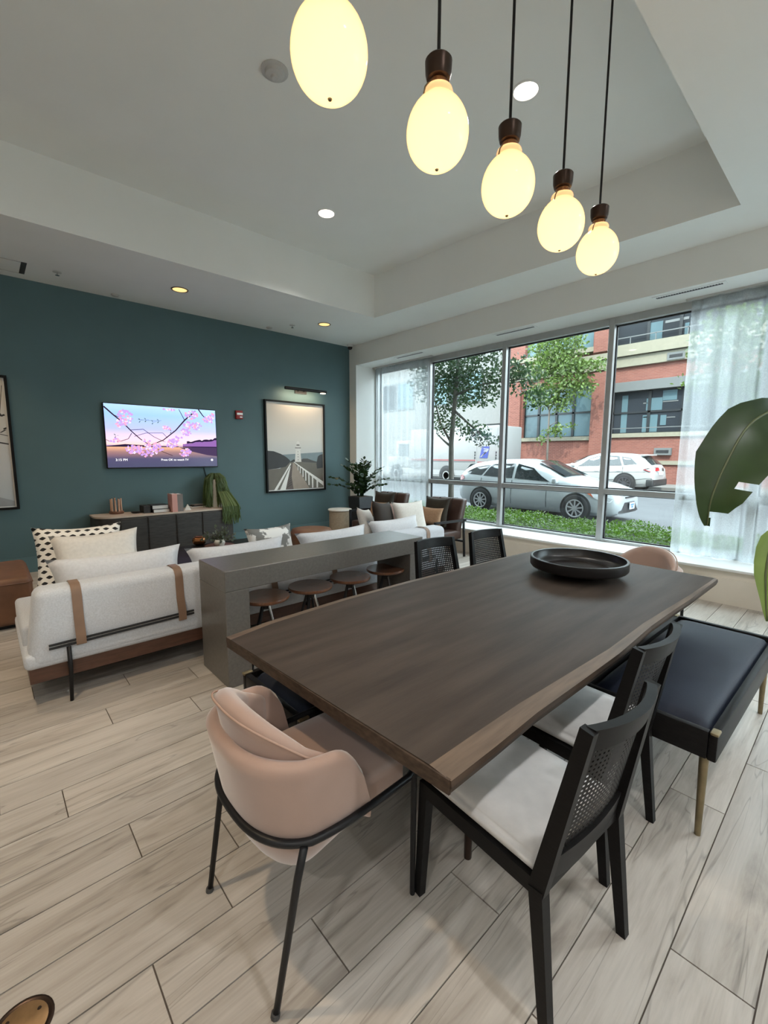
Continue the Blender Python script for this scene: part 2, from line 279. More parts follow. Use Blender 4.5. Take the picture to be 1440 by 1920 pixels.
    def mesh(s, name, mats, smooth=False, weld=False):
        me = bpy.data.meshes.new(name); me.from_pydata(s.v, [], s.f)
        for m in (mats if isinstance(mats, (list, tuple)) else [mats]): me.materials.append(m)
        if len(me.materials) > 1: me.polygons.foreach_set('material_index', s.mi)
        bm = bmesh.new(); bm.from_mesh(me)
        if weld: bmesh.ops.remove_doubles(bm, verts=bm.verts, dist=1e-5)
        bmesh.ops.recalc_face_normals(bm, faces=bm.faces); bm.to_mesh(me); bm.free()
        if smooth:
            me.polygons.foreach_set('use_smooth', [True]*len(me.polygons))
            if smooth is not True: me.set_sharp_from_angle(angle=R(smooth))
        me.update(); return me
    def build(s, name, mats, parent=None, smooth=False, weld=False, loc=None):
        if loc is not None:
            l = Vector(loc); s.v = [tuple(Vector(v)-l) for v in s.v]
        o = bpy.data.objects.new(name, s.mesh(name, mats, smooth, weld)); COL.objects.link(o)
        if loc is not None: o.location = loc
        if parent is not None: o.parent = parent
        return o
def tag(o, label=None, cat=None, group=None, kind=None):
    for k, v in (('label', label), ('category', cat), ('group', group), ('kind', kind)):
        if v: o[k] = v
    return o
def thing(name, label, cat, loc=(0, 0, 0), rz=0., group=None):
    o = bpy.data.objects.new(name, None); COL.objects.link(o); o.location = loc; o.rotation_euler = (0, 0, rz); o.empty_display_size = .1
    return tag(o, label, cat, group)
def copy_tree(o, parent=None):
    c = o.copy(); COL.objects.link(c); c.parent = parent
    for ch in [x for x in bpy.data.objects if x.parent is o]: copy_tree(ch, c)
    return c
def dup(o, loc, rz, label, group=None):
    c = copy_tree(o); c.location = loc; c.rotation_euler = (0, 0, rz); c['label'] = label
    if group: c['group'] = group
    return c
def struct(o): o['kind'] = 'structure'; return o
def text_mesh(body, size, thick=.0015):
    cu = bpy.data.curves.new('lettering', 'FONT'); cu.body = body; cu.size = size; cu.extrude = thick/2; cu.align_x = 'LEFT'
    ob = bpy.data.objects.new('lettering', cu); COL.objects.link(ob); dg = bpy.context.evaluated_depsgraph_get(); dg.update()
    me = bpy.data.meshes.new_from_object(ob.evaluated_get(dg)); bpy.data.objects.remove(ob); bpy.data.curves.remove(cu)
    return [v.co.copy() for v in me.vertices], [tuple(p.vertices) for p in me.polygons]
def pillow_mb(w, h, t, n=14, pinch=.11):
    mb = MB()
    for sgn in (1, -1):
        def fn(a, b, sgn=sgn):
            u, v = a*2-1, b*2-1
            return (w/2*u*(1-pinch*(1-v*v)), h/2*v*(1-pinch*(1-u*u)), sgn*t/2*((1-u**4)*(1-v**4))**.55)
        mb.grid(fn, n, n)
    return mb
def pillow(name, w, h, t, m, loc, rot, label, cat='pillow', group=None, pinch=.11):
    o = pillow_mb(w, h, t, pinch=pinch).build(name, m, smooth=True, weld=True)
    o.location = loc; o.rotation_euler = rot
    return tag(o, label, cat, group)

# ================================================================== THE ROOM
X0, XW, Y0, YT = -3.2, 5.5, -6.0, 7.08      # left wall, window wall face, near wall, teal wall
ZC, ZT, ZH = 3.587, 4.2, 3.215              # soffit, tray, window head
floor = struct(MB().box(X0, XW, Y0, YT, -.08, -.006).build('floor', M['grout']))
PW, PL, GAP = .2036, 1.22, .0046
known = {0: 2.66, 1: 2.197, 2: 1.732, 6: .494, 8: .32, 10: .142, 13: .42}
_pm = {}
def plank(x0, x1, y0, y1):
    key = (round(x1-x0, 3), round(y1-y0, 3))
    if key not in _pm: _pm[key] = MB().box(GAP/2, key[0]-GAP/2, GAP/2, key[1]-GAP/2, -.010, 0).mesh('plank', M['plank'])
    o = bpy.data.objects.new('plank', _pm[key]); COL.objects.link(o); o.parent = floor; o.location = (x0, y0, 0)
rest = MB()                                  # planks far to the left of and behind the camera, joined
for n in range(-30, 35):
    ya = max(.0665+PW*n, Y0); yb = min(.0665+PW*(n+1), YT)
    if yb-ya < .03: continue
    j = known.get(n, (2.66-.4645*n+random.uniform(-.15, .15)) % PL)
    xs = [X0]; q = j
    while q > X0+.1: q -= PL
    q += PL
    while q < XW-.08:
        if q > X0+.08: xs.append(q)
        q += PL
    xs.append(XW)
    for a, b in zip(xs, xs[1:]):
        if n >= -6 and b > -1.0: plank(round(a, 3), round(b, 3), ya, yb)
        else: rest.box(a+GAP/2, b-GAP/2, ya+GAP/2, yb-GAP/2, -.010, 0)
tag(rest.build('planks', M['plank'], floor), kind='stuff')
# floor outlet cover, bottom left of the picture
fo = thing('floor_outlet', 'round brass floor outlet cover set into the floor planks', 'floor outlet', (-.048, 1.362, 0))
MB().lathe([(.001, .001), (.058, .001), (.062, .0025), (.066, .0035), (.07, .0022), (.071, -.003)], n=36).build('rim', M['darkmetal'], fo, smooth=40)
MB().lathe([(.0, .0040), (.055, .0040), (.057, .0028), (.057, 0)], n=36).build('lid', M['outletwood'], fo, smooth=40)
for a in (.4, 2.3, 4.1): MB().lathe([(0, .0056), (.004, .0056), (.005, .0040), (.005, .003)], (.042*math.cos(a), .042*math.sin(a), 0), n=10).build('screw', M['darkmetal'], fo)

# ceiling with the raised tray
cm = MB()
for pts in ([(X0-.2, 5.35), (6.25, 5.35), (6.25, YT+.2), (X0-.2, YT+.2)], [(X0-.2, Y0-.2), (6.25, Y0-.2), (6.25, .945), (X0-.2, .945)],
            [(4.884, .945), (6.25, .945), (6.25, 5.35), (4.646, 5.35)], [(X0-.2, .945), (-1.2, .945), (-1.2, 5.35), (X0-.2, 5.35)]):
    cm.prism(pts, ZC, ZT)
cm.box(X0-.2, 6.25, Y0-.2, YT+.2, ZT, ZT+.2)
struct(cm.build('ceiling', M['ceilwhite']))
struct(MB().box(X0-.2, 6.25, YT, YT+.2, -.1, ZC).build('wall_back', M['teal']))
struct(MB().box(X0, XW, YT-.013, YT, 0, .2).build('baseboard_back', M['skirtteal']))
struct(MB().box(X0-.2, X0, Y0, YT, -.1, ZC).build('wall_left', M['white']))
struct(MB().box(X0-.2, 6.25, Y0-.2, Y0, -.1, ZC).build('wall_front', M['white']))
WY0, WY1 = -5.4, 6.87                         # window opening
wr = MB()
wr.box(XW, 6.2, Y0, WY1, -.1, .345).box(XW, 6.2, Y0, YT, ZH, ZC).box(XW, 6.2, WY1, YT, -.1, ZH).box(XW, 6.2, Y0, WY0, .345, ZH)
struct(wr.build('wall_right', M['white']))
struct(MB().box(XW-.006, XW, Y0, 6.3, .27, .345).box(XW-.014, XW, Y0, 6.3, 0, .27).build('baseboard_right', M['cream']))
struct(MB().rbox(XW-.035, 6.02, WY0, WY1, .345, .372, .006, 2).build('trim_1', M['sill'], smooth=40))
# window: mullions, rails, transoms, gaskets and panes
win = tag(thing('window_1', None, None), kind='structure')
MY = [6.835, 5.435, 3.905, 2.357, .81, -.74, -2.29, -3.84, -5.365]; FX0, FX1, GX = 6.0, 6.115, 6.085
ZB0, ZB1, ZTR0, ZTR1, ZH0 = .372, .402, 1.0, 1.068, 3.125
for y in MY: MB().rbox(FX0, FX1, y-.034, y+.034, .372, ZH, .004, 1).build('mullion', M['alum'], win)
for ya, yb in zip(MY[1:], MY): 
    a, b = ya+.034, yb-.034
    MB().rbox(FX0+.002, FX1, a, b, ZH0, ZH, .004, 1).build('head_rail', M['alum'], win)
    MB().rbox(FX0+.002, FX1, a, b, ZB0, ZB1, .004, 1).build('bottom_rail', M['alum'], win)
    MB().rbox(FX0+.001, FX1, a, b, ZTR0, ZTR1, .004, 1).build('transom', M['alum'], win)
    for z0, z1 in ((ZB1, ZTR0), (ZTR1, ZH0)):
        MB().box(GX, GX+.006, a+.012, b-.012, z0+.012, z1-.012).build('pane', M['glass'], win)
        g = MB(); gx0, gx1 = GX-.012, GX+.02
        g.box(gx0, gx1, a, a+.013, z0, z1).box(gx0, gx1, b-.013, b, z0, z1).box(gx0, gx1, a+.013, b-.013, z0, z0+.013).box(gx0, gx1, a+.013, b-.013, z1-.013, z1)
        g.build('gasket', M['gasket'], win)
# the storeys above and the rest of this building's front: they keep the sun off the near half of the street
us = MB().box(X0-.2, 6.28, Y0-8, YT+14, ZT+.2, 15).box(6.0, 6.28, YT+.2, YT+14, -.1, ZT+.2).box(6.0, 6.28, Y0-8, Y0-.2, -.1, ZT+.2)
struct(us.build('wall_upper', M['facade']))

# sheer curtains
def curtain(name, y0, y1, z0, z1, folds, label, seed, cl, x=5.93, amp=.026, h2=.45):
    rnd = random.Random(seed); ph = [rnd.uniform(0, 6.28) for _ in range(4)]
    t = thing(name, label, 'curtain', (x, (y0+y1)/2, z0), group='sheer curtains at the window')
    yc = (y0+y1)/2
    def fn(a, b):
        y = y0+(y1-y0)*a; k = .45+.55*(1-b)**.5
        dx = amp*k*(math.sin(folds*2*math.pi*a+ph[0])+h2*math.sin(folds*4.7*math.pi*a+ph[1]+1.2*b))
        return (dx, y-yc+.012*math.sin(folds*2*math.pi*a+ph[2])*k, (z1-z0)*b)
    mb = MB().grid(fn, int(folds*14), 14); mb.build('cloth', cl, t, smooth=True)
    def hem(z, h):
        m = MB(); m.grid(lambda a, b: (fn(a, z)[0]-.003, fn(a, z)[1], (z1-z0)*z+h*b), int(folds*14), 1); return m
    hem(0, .10).build('hem', cl, t, smooth=True)
    hem(1-.10/(z1-z0), .10).build('heading', cl, t, smooth=True)
    return t
curtain('sheer_curtain', 5.36, 6.80, .38, ZH-.03, 8, 'white sheer curtain gathered at the far end of the window behind the planter', 3, M['sheer'], amp=.032, h2=.35)
curtain('sheer_curtain', -.80, 1.50, .38, ZH-.03, 9, 'white sheer curtain hanging at the near end of the window behind the large leaf', 5, M['sheer'], amp=.042, h2=.5)
tr = MB().box(5.90, 5.96, 5.3, 6.85, ZH-.02, ZH).build('curtain_track', M['ltgrey']); tag(tr, 'slim grey curtain track above the gathered far curtain', 'track', 'curtain tracks')
tr = MB().box(5.90, 5.96, -.85, 1.55, ZH-.02, ZH).build('curtain_track', M['ltgrey']); tag(tr, 'slim grey curtain track above the near curtain', 'track', 'curtain tracks')

# slot diffusers in the window head
for y0, y1, lb in ((1.14, 1.79, 'slot air diffuser above the near curtain with short dark vanes'), (3.185, 3.83, 'slot air diffuser above the middle pane of the window'), (5.21, 5.89, 'slot air diffuser above the gathered far curtain')):
    t = thing('air_diffuser', lb, 'air vent', (5.62, (y0+y1)/2, ZH), group='slot air diffusers'); L = (y1-y0)/2
    MB().box(-.05, -.018, -L, L, -.006, 0).box(.028, .05, -L, L, -.006, 0).box(-.018, .028, -L, -L+.03, -.006, 0).box(-.018, .028, L-.03, L, -.006, 0).build('flange', M['sill'], t)
    MB().box(-.018, .028, -L+.03, L-.03, -.0062, 0).build('slot', M['gasket'], t)
    v = MB(); k = 24
    for i in range(k): yy = -L+.045+(2*L-.09)*i/(k-1); v.box(-.018, .005, yy-.003, yy+.003, -.0072, -.006)
    v.build('vanes', M['ltgrey'], t)
# recessed downlights
lampwarm = emission('warm_lamp_face', (1, .66, .27), .72); lampwhite = emission('bright_lamp_face', (1, .86, .72), 6.0)
def downlight(x, y, z, label, white, power, size=R(130), r=.085, warm=0.):
    t = thing('downlight', label, 'downlight', (x, y, z), group='recessed ceiling downlights')
    MB().lathe([(r, -.001), (r+.004, -.007), (r+.016, -.006), (r+.02, 0)], n=28).build('trim_ring', M['sill'] if white else M['brass'], t, smooth=40)
    MB().lathe([(0, -.003), (r, -.003), (r, -.001)], n=28).build('lamp_face', lampwhite if white else lampwarm, t)
    ld = bpy.data.lights.new('downlight_lamp', 'SPOT'); ld.energy = power; ld.spot_size = size; ld.spot_blend = .7; ld.shadow_soft_size = .07
    ld.color = (1, .95-.13*warm, .89-.27*warm) if white else (1, .70, .42)
    lo = bpy.data.objects.new('downlight_lamp', ld); COL.objects.link(lo); lo.location = (0, 0, -.02); lo.parent = t
    return t
DP = 50
downlight(3.238, 2.004, ZT, 'bright white downlight in the tray beside the third pendant cord', True, DP)
downlight(3.11, 4.405, ZT, 'bright white downlight in the middle of the tray ceiling', True, DP)
downlight(2.055, 6.157, ZC, 'warm yellow downlight in the soffit above the television', False, DP*.6, size=R(95))
downlight(4.273, 6.149, ZC, 'warm yellow downlight in the soffit above the lighthouse picture', False, DP*.5, size=R(95))
downlight(-.16, 6.15, ZC, 'warm downlight in the soffit above the left picture', False, DP*.7, size=R(95))
downlight(-.45, 2.0, ZT, 'white downlight in the tray to the left of the camera', True, DP*2.1, size=R(88), warm=1.5)
downlight(-.45, 4.4, ZT, 'white downlight in the tray above the end of the sofa', True, DP*1.1, size=R(80), warm=1.2)
for k, (x, y, w) in enumerate(((-1.6, -.5, 'left of'), (1.0, -.5, 'above'), (3.4, -.5, 'right of'), (-1.6, -2.4, 'left of and behind'), (1.0, -2.4, 'behind'), (3.4, -2.4, 'right of and behind'), (-1.6, -4.4, 'far left of and behind'), (1.0, -4.4, 'far behind'), (3.4, -4.4, 'far right of and behind'))):  # unseen lamps, added to brighten the foreground from behind the camera
    downlight(x, y, ZC, 'added unseen white downlight in the near soffit '+w+' the viewpoint', True, DP*(1.3 if x < 0 else .95), size=R(150), warm=(-.2 if x < 0 else -.5))
# other ceiling fittings
t = thing('smoke_detector', 'round white smoke detector on the tray ceiling beside the first pendant', 'detector', (1.77, 3.117, ZT))
MB().lathe([(.07, 0), (.07, -.012), (.062, -.03), (.045, -.038), (0, -.04)], n=24).build('housing', M['ltgrey'], t, smooth=40)
MB().lathe([(.0, -.052), (.022, -.052), (.03, -.04), (.03, -.036)], n=16).build('sensor', M['ltgrey'], t, smooth=40)
MB().lathe([(.095, -.001), (.095, -.006), (.07, -.012), (.07, -.001)], n=24).build('base_plate', M['ltgrey'], t, smooth=40)
def sprinkler(x, y, label, recessed=False):
    t = thing('ceiling_sprinkler', label, 'sprinkler', (x, y, ZC), group='soffit sprinkler heads')
    MB().lathe([(.045, 0), (.045, -.004), (.02, -.01), (0, -.01)], n=16).build('escutcheon', M['ltgrey'], t, smooth=40)
    m = MB().frust((0, 0, -.01), (0, 0, -.035), .008, .006); m.lathe([(.0, -.040), (.022, -.038), (.022, -.035), (0, -.035)], n=12); m.build('deflector', M['chrome'] if not recessed else M['ltgrey'], t)
sprinkler(.827, 6.549, 'small sprinkler head on the soffit right of the access panel')
sprinkler(3.924, 6.553, 'small sprinkler head on the soffit left of the corner downlight')
for x, y, lb in ((1.484, 6.93, 'small white disc on the soffit against the wall above the television'), (3.708, 6.92, 'small white disc on the soffit against the wall above the lighthouse picture')):
    tag(MB().lathe([(.05, 0), (.05, -.008), (.035, -.02), (0, -.022)], (0, 0, 0), n=18).build('ceiling_sensor', M['ltgrey'], smooth=40, loc=(0, 0, 0)), lb, 'sensor', 'ceiling sensors').location = (x, y, ZC)
t = thing('dome_camera', 'small dome security camera in the ceiling corner by the window', 'camera', (5.38, 6.9, ZC))
MB().lathe([(.06, 0), (.06, -.035), (.052, -.05), (0, -.05)], n=20).build('housing', M['ltgrey'], t, smooth=40)
MB().lathe([(.045, -.05), (.042, -.075), (.025, -.095), (0, -.1)], n=20).build('dome', M['gasket'], t, smooth=40)
t = thing('access_panel', 'flush square access panel in the soffit at the left edge', 'panel', (.28, 6.68, ZC))
MB().box(-.22, .22, -.19, .19, -.004, 0).build('hatch', M['ceilwhite'], t)
MB().box(.22, .27, -.2, .2, -.005, 0).build('dark_frame', M['darkgrey'], t)  # dark grey strip along one side of the hatch
for y in (-.2, .19): MB().box(-.235, .22, y, y+.01, -.006, 0).build('rim', M['ltgrey'], t)

# ================================================================== THINGS ON THE TEAL WALL
# television
TX0, TX1, TZ0, TZ1 = 1.262, 2.79, 1.300, 2.192; TY = YT-.055
tv = thing('television', 'wide flat television showing cherry blossoms over a lake at dusk', 'television', ((TX0+TX1)/2, YT, TZ0))
tw, th = TX1-TX0, TZ1-TZ0; cxt = (TX0+TX1)/2
MB().rbox(-tw/2, tw/2, -.055, -.012, 0, th, .004, 1).build('body', M['black'], tv)
MB().box(-.3, .3, -.014, 0, .25, .65).build('wall_mount', M['black'], tv)
sw, sh = tw-.02, th-.024
skyg = gradient_mat('screen_dusk', 2, [(0, lin((62, 62, 92))), (.14, lin((70, 64, 98))), (.25, lin((150, 110, 108))), (.335, lin((226, 168, 130))), (.345, lin((130, 110, 170))), (.37, lin((246, 198, 190))), (.47, lin((236, 200, 226))), (.62, lin((176, 184, 246))), (.85, lin((150, 190, 252))), (1, lin((170, 206, 250)))], emit=.72, rough=.25)
scr = MB().box(-sw/2, sw/2, -.058, -.055, .014, .014+sh).build('screen', skyg, tv)
def TVp(u, v, w): return (-sw/2+sw*u, -.0585-w, .014+sh*v)
pm = MB(); rnd = random.Random(4)
pmats = [emission('screen_twig', lin((48, 30, 44)), .7), emission('screen_blossom_lilac', lin((190, 150, 226)), .72), emission('screen_blossom_pink', lin((232, 160, 188)), .72), emission('screen_blossom_pale', lin((226, 206, 242)), .72), emission('screen_far_trees', lin((150, 106, 176)), .6), emission('screen_dark_trees', lin((44, 34, 62)), .6), emission('screen_reflection', lin((76, 60, 92)), .6), emission('screen_leaf', lin((78, 104, 66)), .6), emission('screen_lettering', (1, 1, 1), .8)]
def stroke(pts, w0, w1, lay=.0004):
    n = len(pts)
    for i in range(n-1):
        (a, b), (c, d) = pts[i], pts[i+1]; wa = w0+(w1-w0)*i/(n-1); wb = w0+(w1-w0)*(i+1)/(n-1)
        dx, dy = (c-a)*sw, (d-b)*sh; L = math.hypot(dx, dy) or 1; nx, ny = -dy/L/sw, dx/L/sh
        pm.poly([(a+nx*wa, b+ny*wa), (c+nx*wb, d+ny*wb), (c-nx*wb, d-ny*wb), (a-nx*wa, b-ny*wa)], TVp, lay)
pm.cur = 6; pm.poly([(.62, .33), (1, .345), (1, .18), (.9, .2), (.75, .26)], TVp, .0002)
pm.cur = 4; pm.poly([(.66, .345)]+[(.66+.34*i/16, .385+.07*i/16+.02*rnd.random()) for i in range(17)]+[(1, .345)], TVp, .0003)
pm.cur = 5; pm.poly([(.70, .40)]+[(.70+.30*i/16, .415+.07*i/16+.03*rnd.random()) for i in range(17)]+[(1, .44), (.85, .42)], TVp, .0002); pm.poly([(.0, .34), (.15, .375), (.3, .36), (.45, .35), (.62, .348), (.62, .335), (0, .33)], TVp, .0002); pm.poly([(.66, .35), (1, .352), (1, .335), (.66, .335)], TVp, .0004)
pm.cur = 0
stroke([(0, .95), (.07, .83), (.14, .72), (.21, .58), (.28, .46), (.36, .36), (.45, .27), (.56, .19)], .010, .003)
stroke([(.36, .36), (.48, .45), (.6, .62), (.69, .80), (.80, .97)], .005, .011)
stroke([(.20, .60), (.31, .62), (.40, .5), (.47, .44), (.6, .36)], .004, .003); stroke([(.23, .5), (.33, .56), (.48, .57), (.52, .49)], .003, .003); stroke([(.21, .55), (.18, .46), (.12, .42), (.03, .41), (0, .44)], .004, .003)
stroke([(.69, .80), (.64, .98)], .005, .004); stroke([(.83, 1), (.87, .9), (.92, .82)], .009, .005); stroke([(.07, .83), (.15, .77)], .004, .002)
def cluster(cx, cy, rx, ry, n):
    for i in range(n):
        a = rnd.uniform(0, 6.28); q = rnd.random()**.5; x, y = cx+rx*q*math.cos(a), cy+ry*q*math.sin(a); r = rnd.uniform(.010, .018)
        x = min(max(x, .02), .98); y = min(max(y, .03), .965)
        pm.cur = rnd.choice((1, 1, 2, 3)); k = 7; a0 = rnd.random()*6
        pm.poly([(x+r*(1+.35*(j % 2))*math.cos(a0+6.283*j/k)*.62, y+r*(1+.35*(j % 2))*math.sin(a0+6.283*j/k)) for j in range(k)], TVp, .0006+.0004*rnd.random())
for c in ((.16, .80, .07, .11, 46), (.12, .70, .05, .06, 18), (.22, .28, .08, .07, 46), (.33, .27, .09, .10, 60), (.33, .41, .04, .06, 14), (.43, .33, .05, .08, 30), (.55, .40, .06, .08, 44), (.62, .46, .045, .06, 26), (.68, .25, .055, .07, 34), (.52, .67, .035, .05, 20), (.70, .60, .05, .06, 30), (.72, .72, .04, .06, 22), (.80, .71, .05, .07, 32), (.76, .90, .06, .08, 36), (.92, .82, .05, .07, 32), (.96, .90, .035, .06, 20), (.55, .97, .05, .03, 14), (.07, .42, .035, .04, 10)): cluster(*c)
pm.cur = 7
for x, y in ((.29, .76), (.34, .77), (.40, .74), (.45, .765), (.08, .50), (.56, .60)):
    for a in (0.3, 2.2, 4.2): pm.poly([(x, y), (x+.018*math.cos(a)-.005, y+.03*math.sin(a)), (x+.024*math.cos(a), y+.042*math.sin(a)), (x+.018*math.cos(a)+.006, y+.03*math.sin(a))], TVp, .0005)
stroke([(.27, .775), (.36, .765), (.46, .765)], .002, .002)
pm.build('picture', pmats, scr)
for body, sz, u, v in (('3:15 PM', .046, .062, .105), ('Press OK to watch TV', .042, .45, .105)):
    vs_, fs_ = text_mesh(body, sz); MB().add([(p.x-sw/2+sw*u, -.0605-p.z, .014+sh*v+p.y) for p in vs_], fs_).build('lettering', pmats[8], scr)
MB().poly([(.945+.012*math.cos(a*.785), .115+.02*math.sin(a*.785)) for a in range(8)], TVp, .001).build('screen_icon', pmats[8], scr)
cb = MB().tube([ony(383, 877, YT-.03)+Vector((0, .02, 0)), ony(386, 890, YT-.012), ony(388, 912, YT-.012), ony(383, 938, YT-.012), (2.60, YT-.02, .70)], .006, 6).build('power_cable', M['black'])
tag(cb, 'thin black cable hanging from the television to the credenza', 'cable')

# framed pictures
def frame(name, x0, x1, z0, z1, label):
    t = thing(name, label, 'picture', ((x0+x1)/2, YT, z0)); w, h = x1-x0, z1-z0; b, d = .028, .05
    MB().box(-w/2, -w/2+b, -d, 0, 0, h).box(w/2-b, w/2, -d, 0, 0, h).box(-w/2+b, w/2-b, -d, 0, 0, b).box(-w/2+b, w/2-b, -d, 0, h-b, h).build('frame', M['blackwood'], t)
    MB().box(-w/2+b, w/2-b, -.022, 0, b, h-b).build('mount', M['paper'], t)
    iw, ih = w-2*b-.028, h-2*b-.028
    return t, iw, ih, lambda u, v, q: (-iw/2+iw*u, -.0225-q, b+.014+ih*v)
def flat(col, name): return mat(name, lin(col), .55, var=.06, vscale=12)
pt, iw, ih, PP = frame('framed_picture', 3.640, 4.872, .832, 2.437, 'tall framed photograph of a white lighthouse at the end of a railed walkway')
skym = gradient_mat('print_sky', 2, [(0, lin((190, 190, 184))), (.35, lin((186, 190, 190))), (.6, lin((205, 202, 194))), (1, lin((196, 188, 178)))])
pic = MB(); pic.poly([(0, 0), (1, 0), (1, 1), (0, 1)], PP, .0006); prn = pic.build('print', skym, pt)
pic = MB(); mats = [flat((120, 134, 138), 'print_sea'), flat((46, 46, 46), 'print_dark_bush'), flat((104, 98, 88), 'print_grass'), flat((150, 136, 122), 'print_path'), flat((226, 224, 218), 'print_white_rail'), flat((92, 78, 70), 'print_path_shadow'), flat((70, 68, 64), 'print_mid_bush'), flat((214, 212, 206), 'print_tower'), flat((128, 126, 122), 'print_tower_shade')]
def P(ci, pts, lay): pic.cur = ci; pic.poly([(x, y) for x, y in pts], lambda u, v, q: PP(u, v, q+.0006), lay)
P(0, [(0, .40), (1, .445), (1, .30), (0, .30)], .0002)
P(2, [(0, 0), (1, 0), (1, .29), (.8, .32), (.55, .335), (.4, .33), (.2, .25), (0, .24)], .0003)
P(1, [(0, .24), (0, .455), (.10, .45), (.22, .42), (.31, .385), (.37, .35), (.385, .33), (.3, .27), (.15, .25)], .0005)
P(6, [(.55, .34), (.62, .365), (.70, .365), (.8, .34), (.88, .325), (.9, .31), (.7, .32), (.55, .325)], .0004)
P(1, [(.87, .30), (.9, .39), (.94, .41), (1, .42), (1, .25), (.88, .24)], .0005)
P(1, [(.37, .325), (.44, .355), (.5, .35), (.5, .33), (.4, .32)], .0004)
P(3, [(.29, 0), (.42, .315), (.455, .315), (.73, 0)], .0005)
P(5, [(.29, 0), (.36, .2), (.415, .315), (.425, .315), (.40, .15), (.43, 0)], .0006)
P(4, [(.09, 0), (.14, 0), (.395, .30), (.385, .31)], .0008); P(4, [(.19, 0), (.29, 0), (.385, .27), (.37, .26)], .0007)
P(4, [(.44, .325), (.455, .325), (1, .075), (1, .025)], .0010)
for i, x in enumerate((.52, .56, .61, .66, .72, .79, .88)):
    k = (x-.44)/.56; top = .32-.265*k; bot = max(.005, .30-.52*k); wd = .006+.034*k*.9; P(4, [(x-wd/2, bot), (x+wd/2, bot), (x+wd/2, top), (x-wd/2, top+.01)], .0009)
for i in range(9):
    yy = .02+.028*i; P(1, [(.31+.013*i*.9, yy), (.40, yy+.035), (.40, yy+.045), (.31+.013*i*.9, yy+.006)], .0007)
P(7, [(.465, .325), (.585, .325), (.567, .465), (.485, .465)], .0009); P(7, [(.475, .47), (.58, .47), (.58, .485), (.475, .485)], .0010); P(8, [(.475, .485), (.58, .485), (.58, .498), (.475, .498)], .0009)
P(7, [(.495, .498), (.56, .498), (.555, .55), (.5, .55)], .0010); P(8, [(.50, .515), (.555, .515), (.553, .535), (.502, .535)], .0011); P(7, [(.495, .55), (.56, .55), (.545, .565), (.53, .575), (.51, .565)], .0011)
for y in (.345, .38, .41, .44): P(8, [(.518, y), (.532, y), (.532, y+.012), (.518, y+.012)], .0011)
pic.build('picture', mats, prn)
pl, iw2, ih2, PP2 = frame('framed_picture', -.92, .300, .82, 2.425, 'tall framed grey print with dark leaf shapes cut by the left edge')
pic = MB(); pic.poly([(0, 0), (1, 0), (1, 1), (0, 1)], PP2, .0006); prn = pic.build('print', gradient_mat('print_pale', 2, [(0, lin((176, 182, 184))), (.3, lin((196, 196, 196))), (1, lin((206, 196, 182)))]), pl)
pic = MB(); rnd = random.Random(9); PPb = lambda u, v, q: PP2(u, v, q+.0006)
def st2(a, b, c, d, w): 
    L = math.hypot((c-a)*iw2, (d-b)*ih2); nx, ny = -(d-b)*ih2/L*w/iw2, (c-a)*iw2/L*w/ih2; pic.poly([(a+nx, b+ny), (c+nx, d+ny), (c-nx, d-ny), (a-nx, b-ny)], PPb, .0005)
st2(.2, .62, 1, .495, .008); st2(.2, .72, 1, .56, .004)
for i in range(46):
    x, y = rnd.uniform(.3, .97), rnd.uniform(.57, .97); a = rnd.uniform(-1.2, .4); l = rnd.uniform(.03, .09)
    c, d = min(.995, x+l*math.cos(a)), max(.52, min(.99, y+l*math.sin(a)*.8))
    mx_, my_ = (x+c)/2, (y+d)/2; pic.poly([(x, y), (mx_+.012, my_+.012), (c, d), (mx_-.012, my_-.010)], PPb, .0004+.0003*rnd.random())
for x in (.35, .5, .62, .75, .85, .93): st2(x, .6, min(.99, x+.12), .95, .003)
pic.cur = 1; pic.poly([(.5, .0), (1, .0), (1, .04), (.8, .10), (.6, .22)], PPb, .0003); pic.build('picture', [flat((38, 34, 32), 'print_ink'), flat((150, 152, 154), 'print_shadow_grey')], prn)
# picture light above the lighthouse
lx0, lx1, lz = 3.95, 4.80, 2.62
t = thing('picture_light', 'slim black picture light bar above the lighthouse photograph', 'picture light', ((lx0+lx1)/2, YT, lz))
L = (lx1-lx0)/2
MB().frust((-L, -.20, .02), (L, -.20, .02), .026, .026, 14).build('bar', M['black'], t, smooth=40)
MB().box(-.12, .12, -.02, 0, -.03, .05).build('backplate', M['black'], t)
for x in (-.06, .06): MB().tube([(x, -.01, .01), (x, -.1, .055), (x, -.19, .03)], .007, 6).build('arm', M['black'], t, smooth=True)
MB().lathe([(0, 0), (.052, 0), (.05, .006), (0, .008)], (L-.07, -.2, -.012), n=16).build('lens', emission('picture_lamp_face', (1, .86, .66), 2.5), t)
ld = bpy.data.lights.new('picture_lamp', 'AREA'); ld.shape = 'RECTANGLE'; ld.size = .75; ld.size_y = .03; ld.energy = 2.6; ld.color = (1, .78, .52)
lo = bpy.data.objects.new('picture_lamp', ld); COL.objects.link(lo); lo.parent = t; lo.location = (0, -.19, -.012); lo.rotation_euler = (R(32), 0, 0)
# fire alarm
p0 = ony(447, 778, YT); t = thing('fire_alarm', 'small red fire alarm strobe on the teal wall beside the television', 'alarm', (p0.x, YT, p0.z))
MB().rbox(-.058, .058, -.045, 0, -.068, .068, .006, 2).build('housing', M['red'], t, smooth=40)
MB().rbox(-.05, .05, -.062, -.045, -.004, .03, .004, 1).build('strobe_lens', M['lens'], t); MB().box(.005, .045, -.048, -.045, -.045, -.028).build('marking', M['lens'], t)

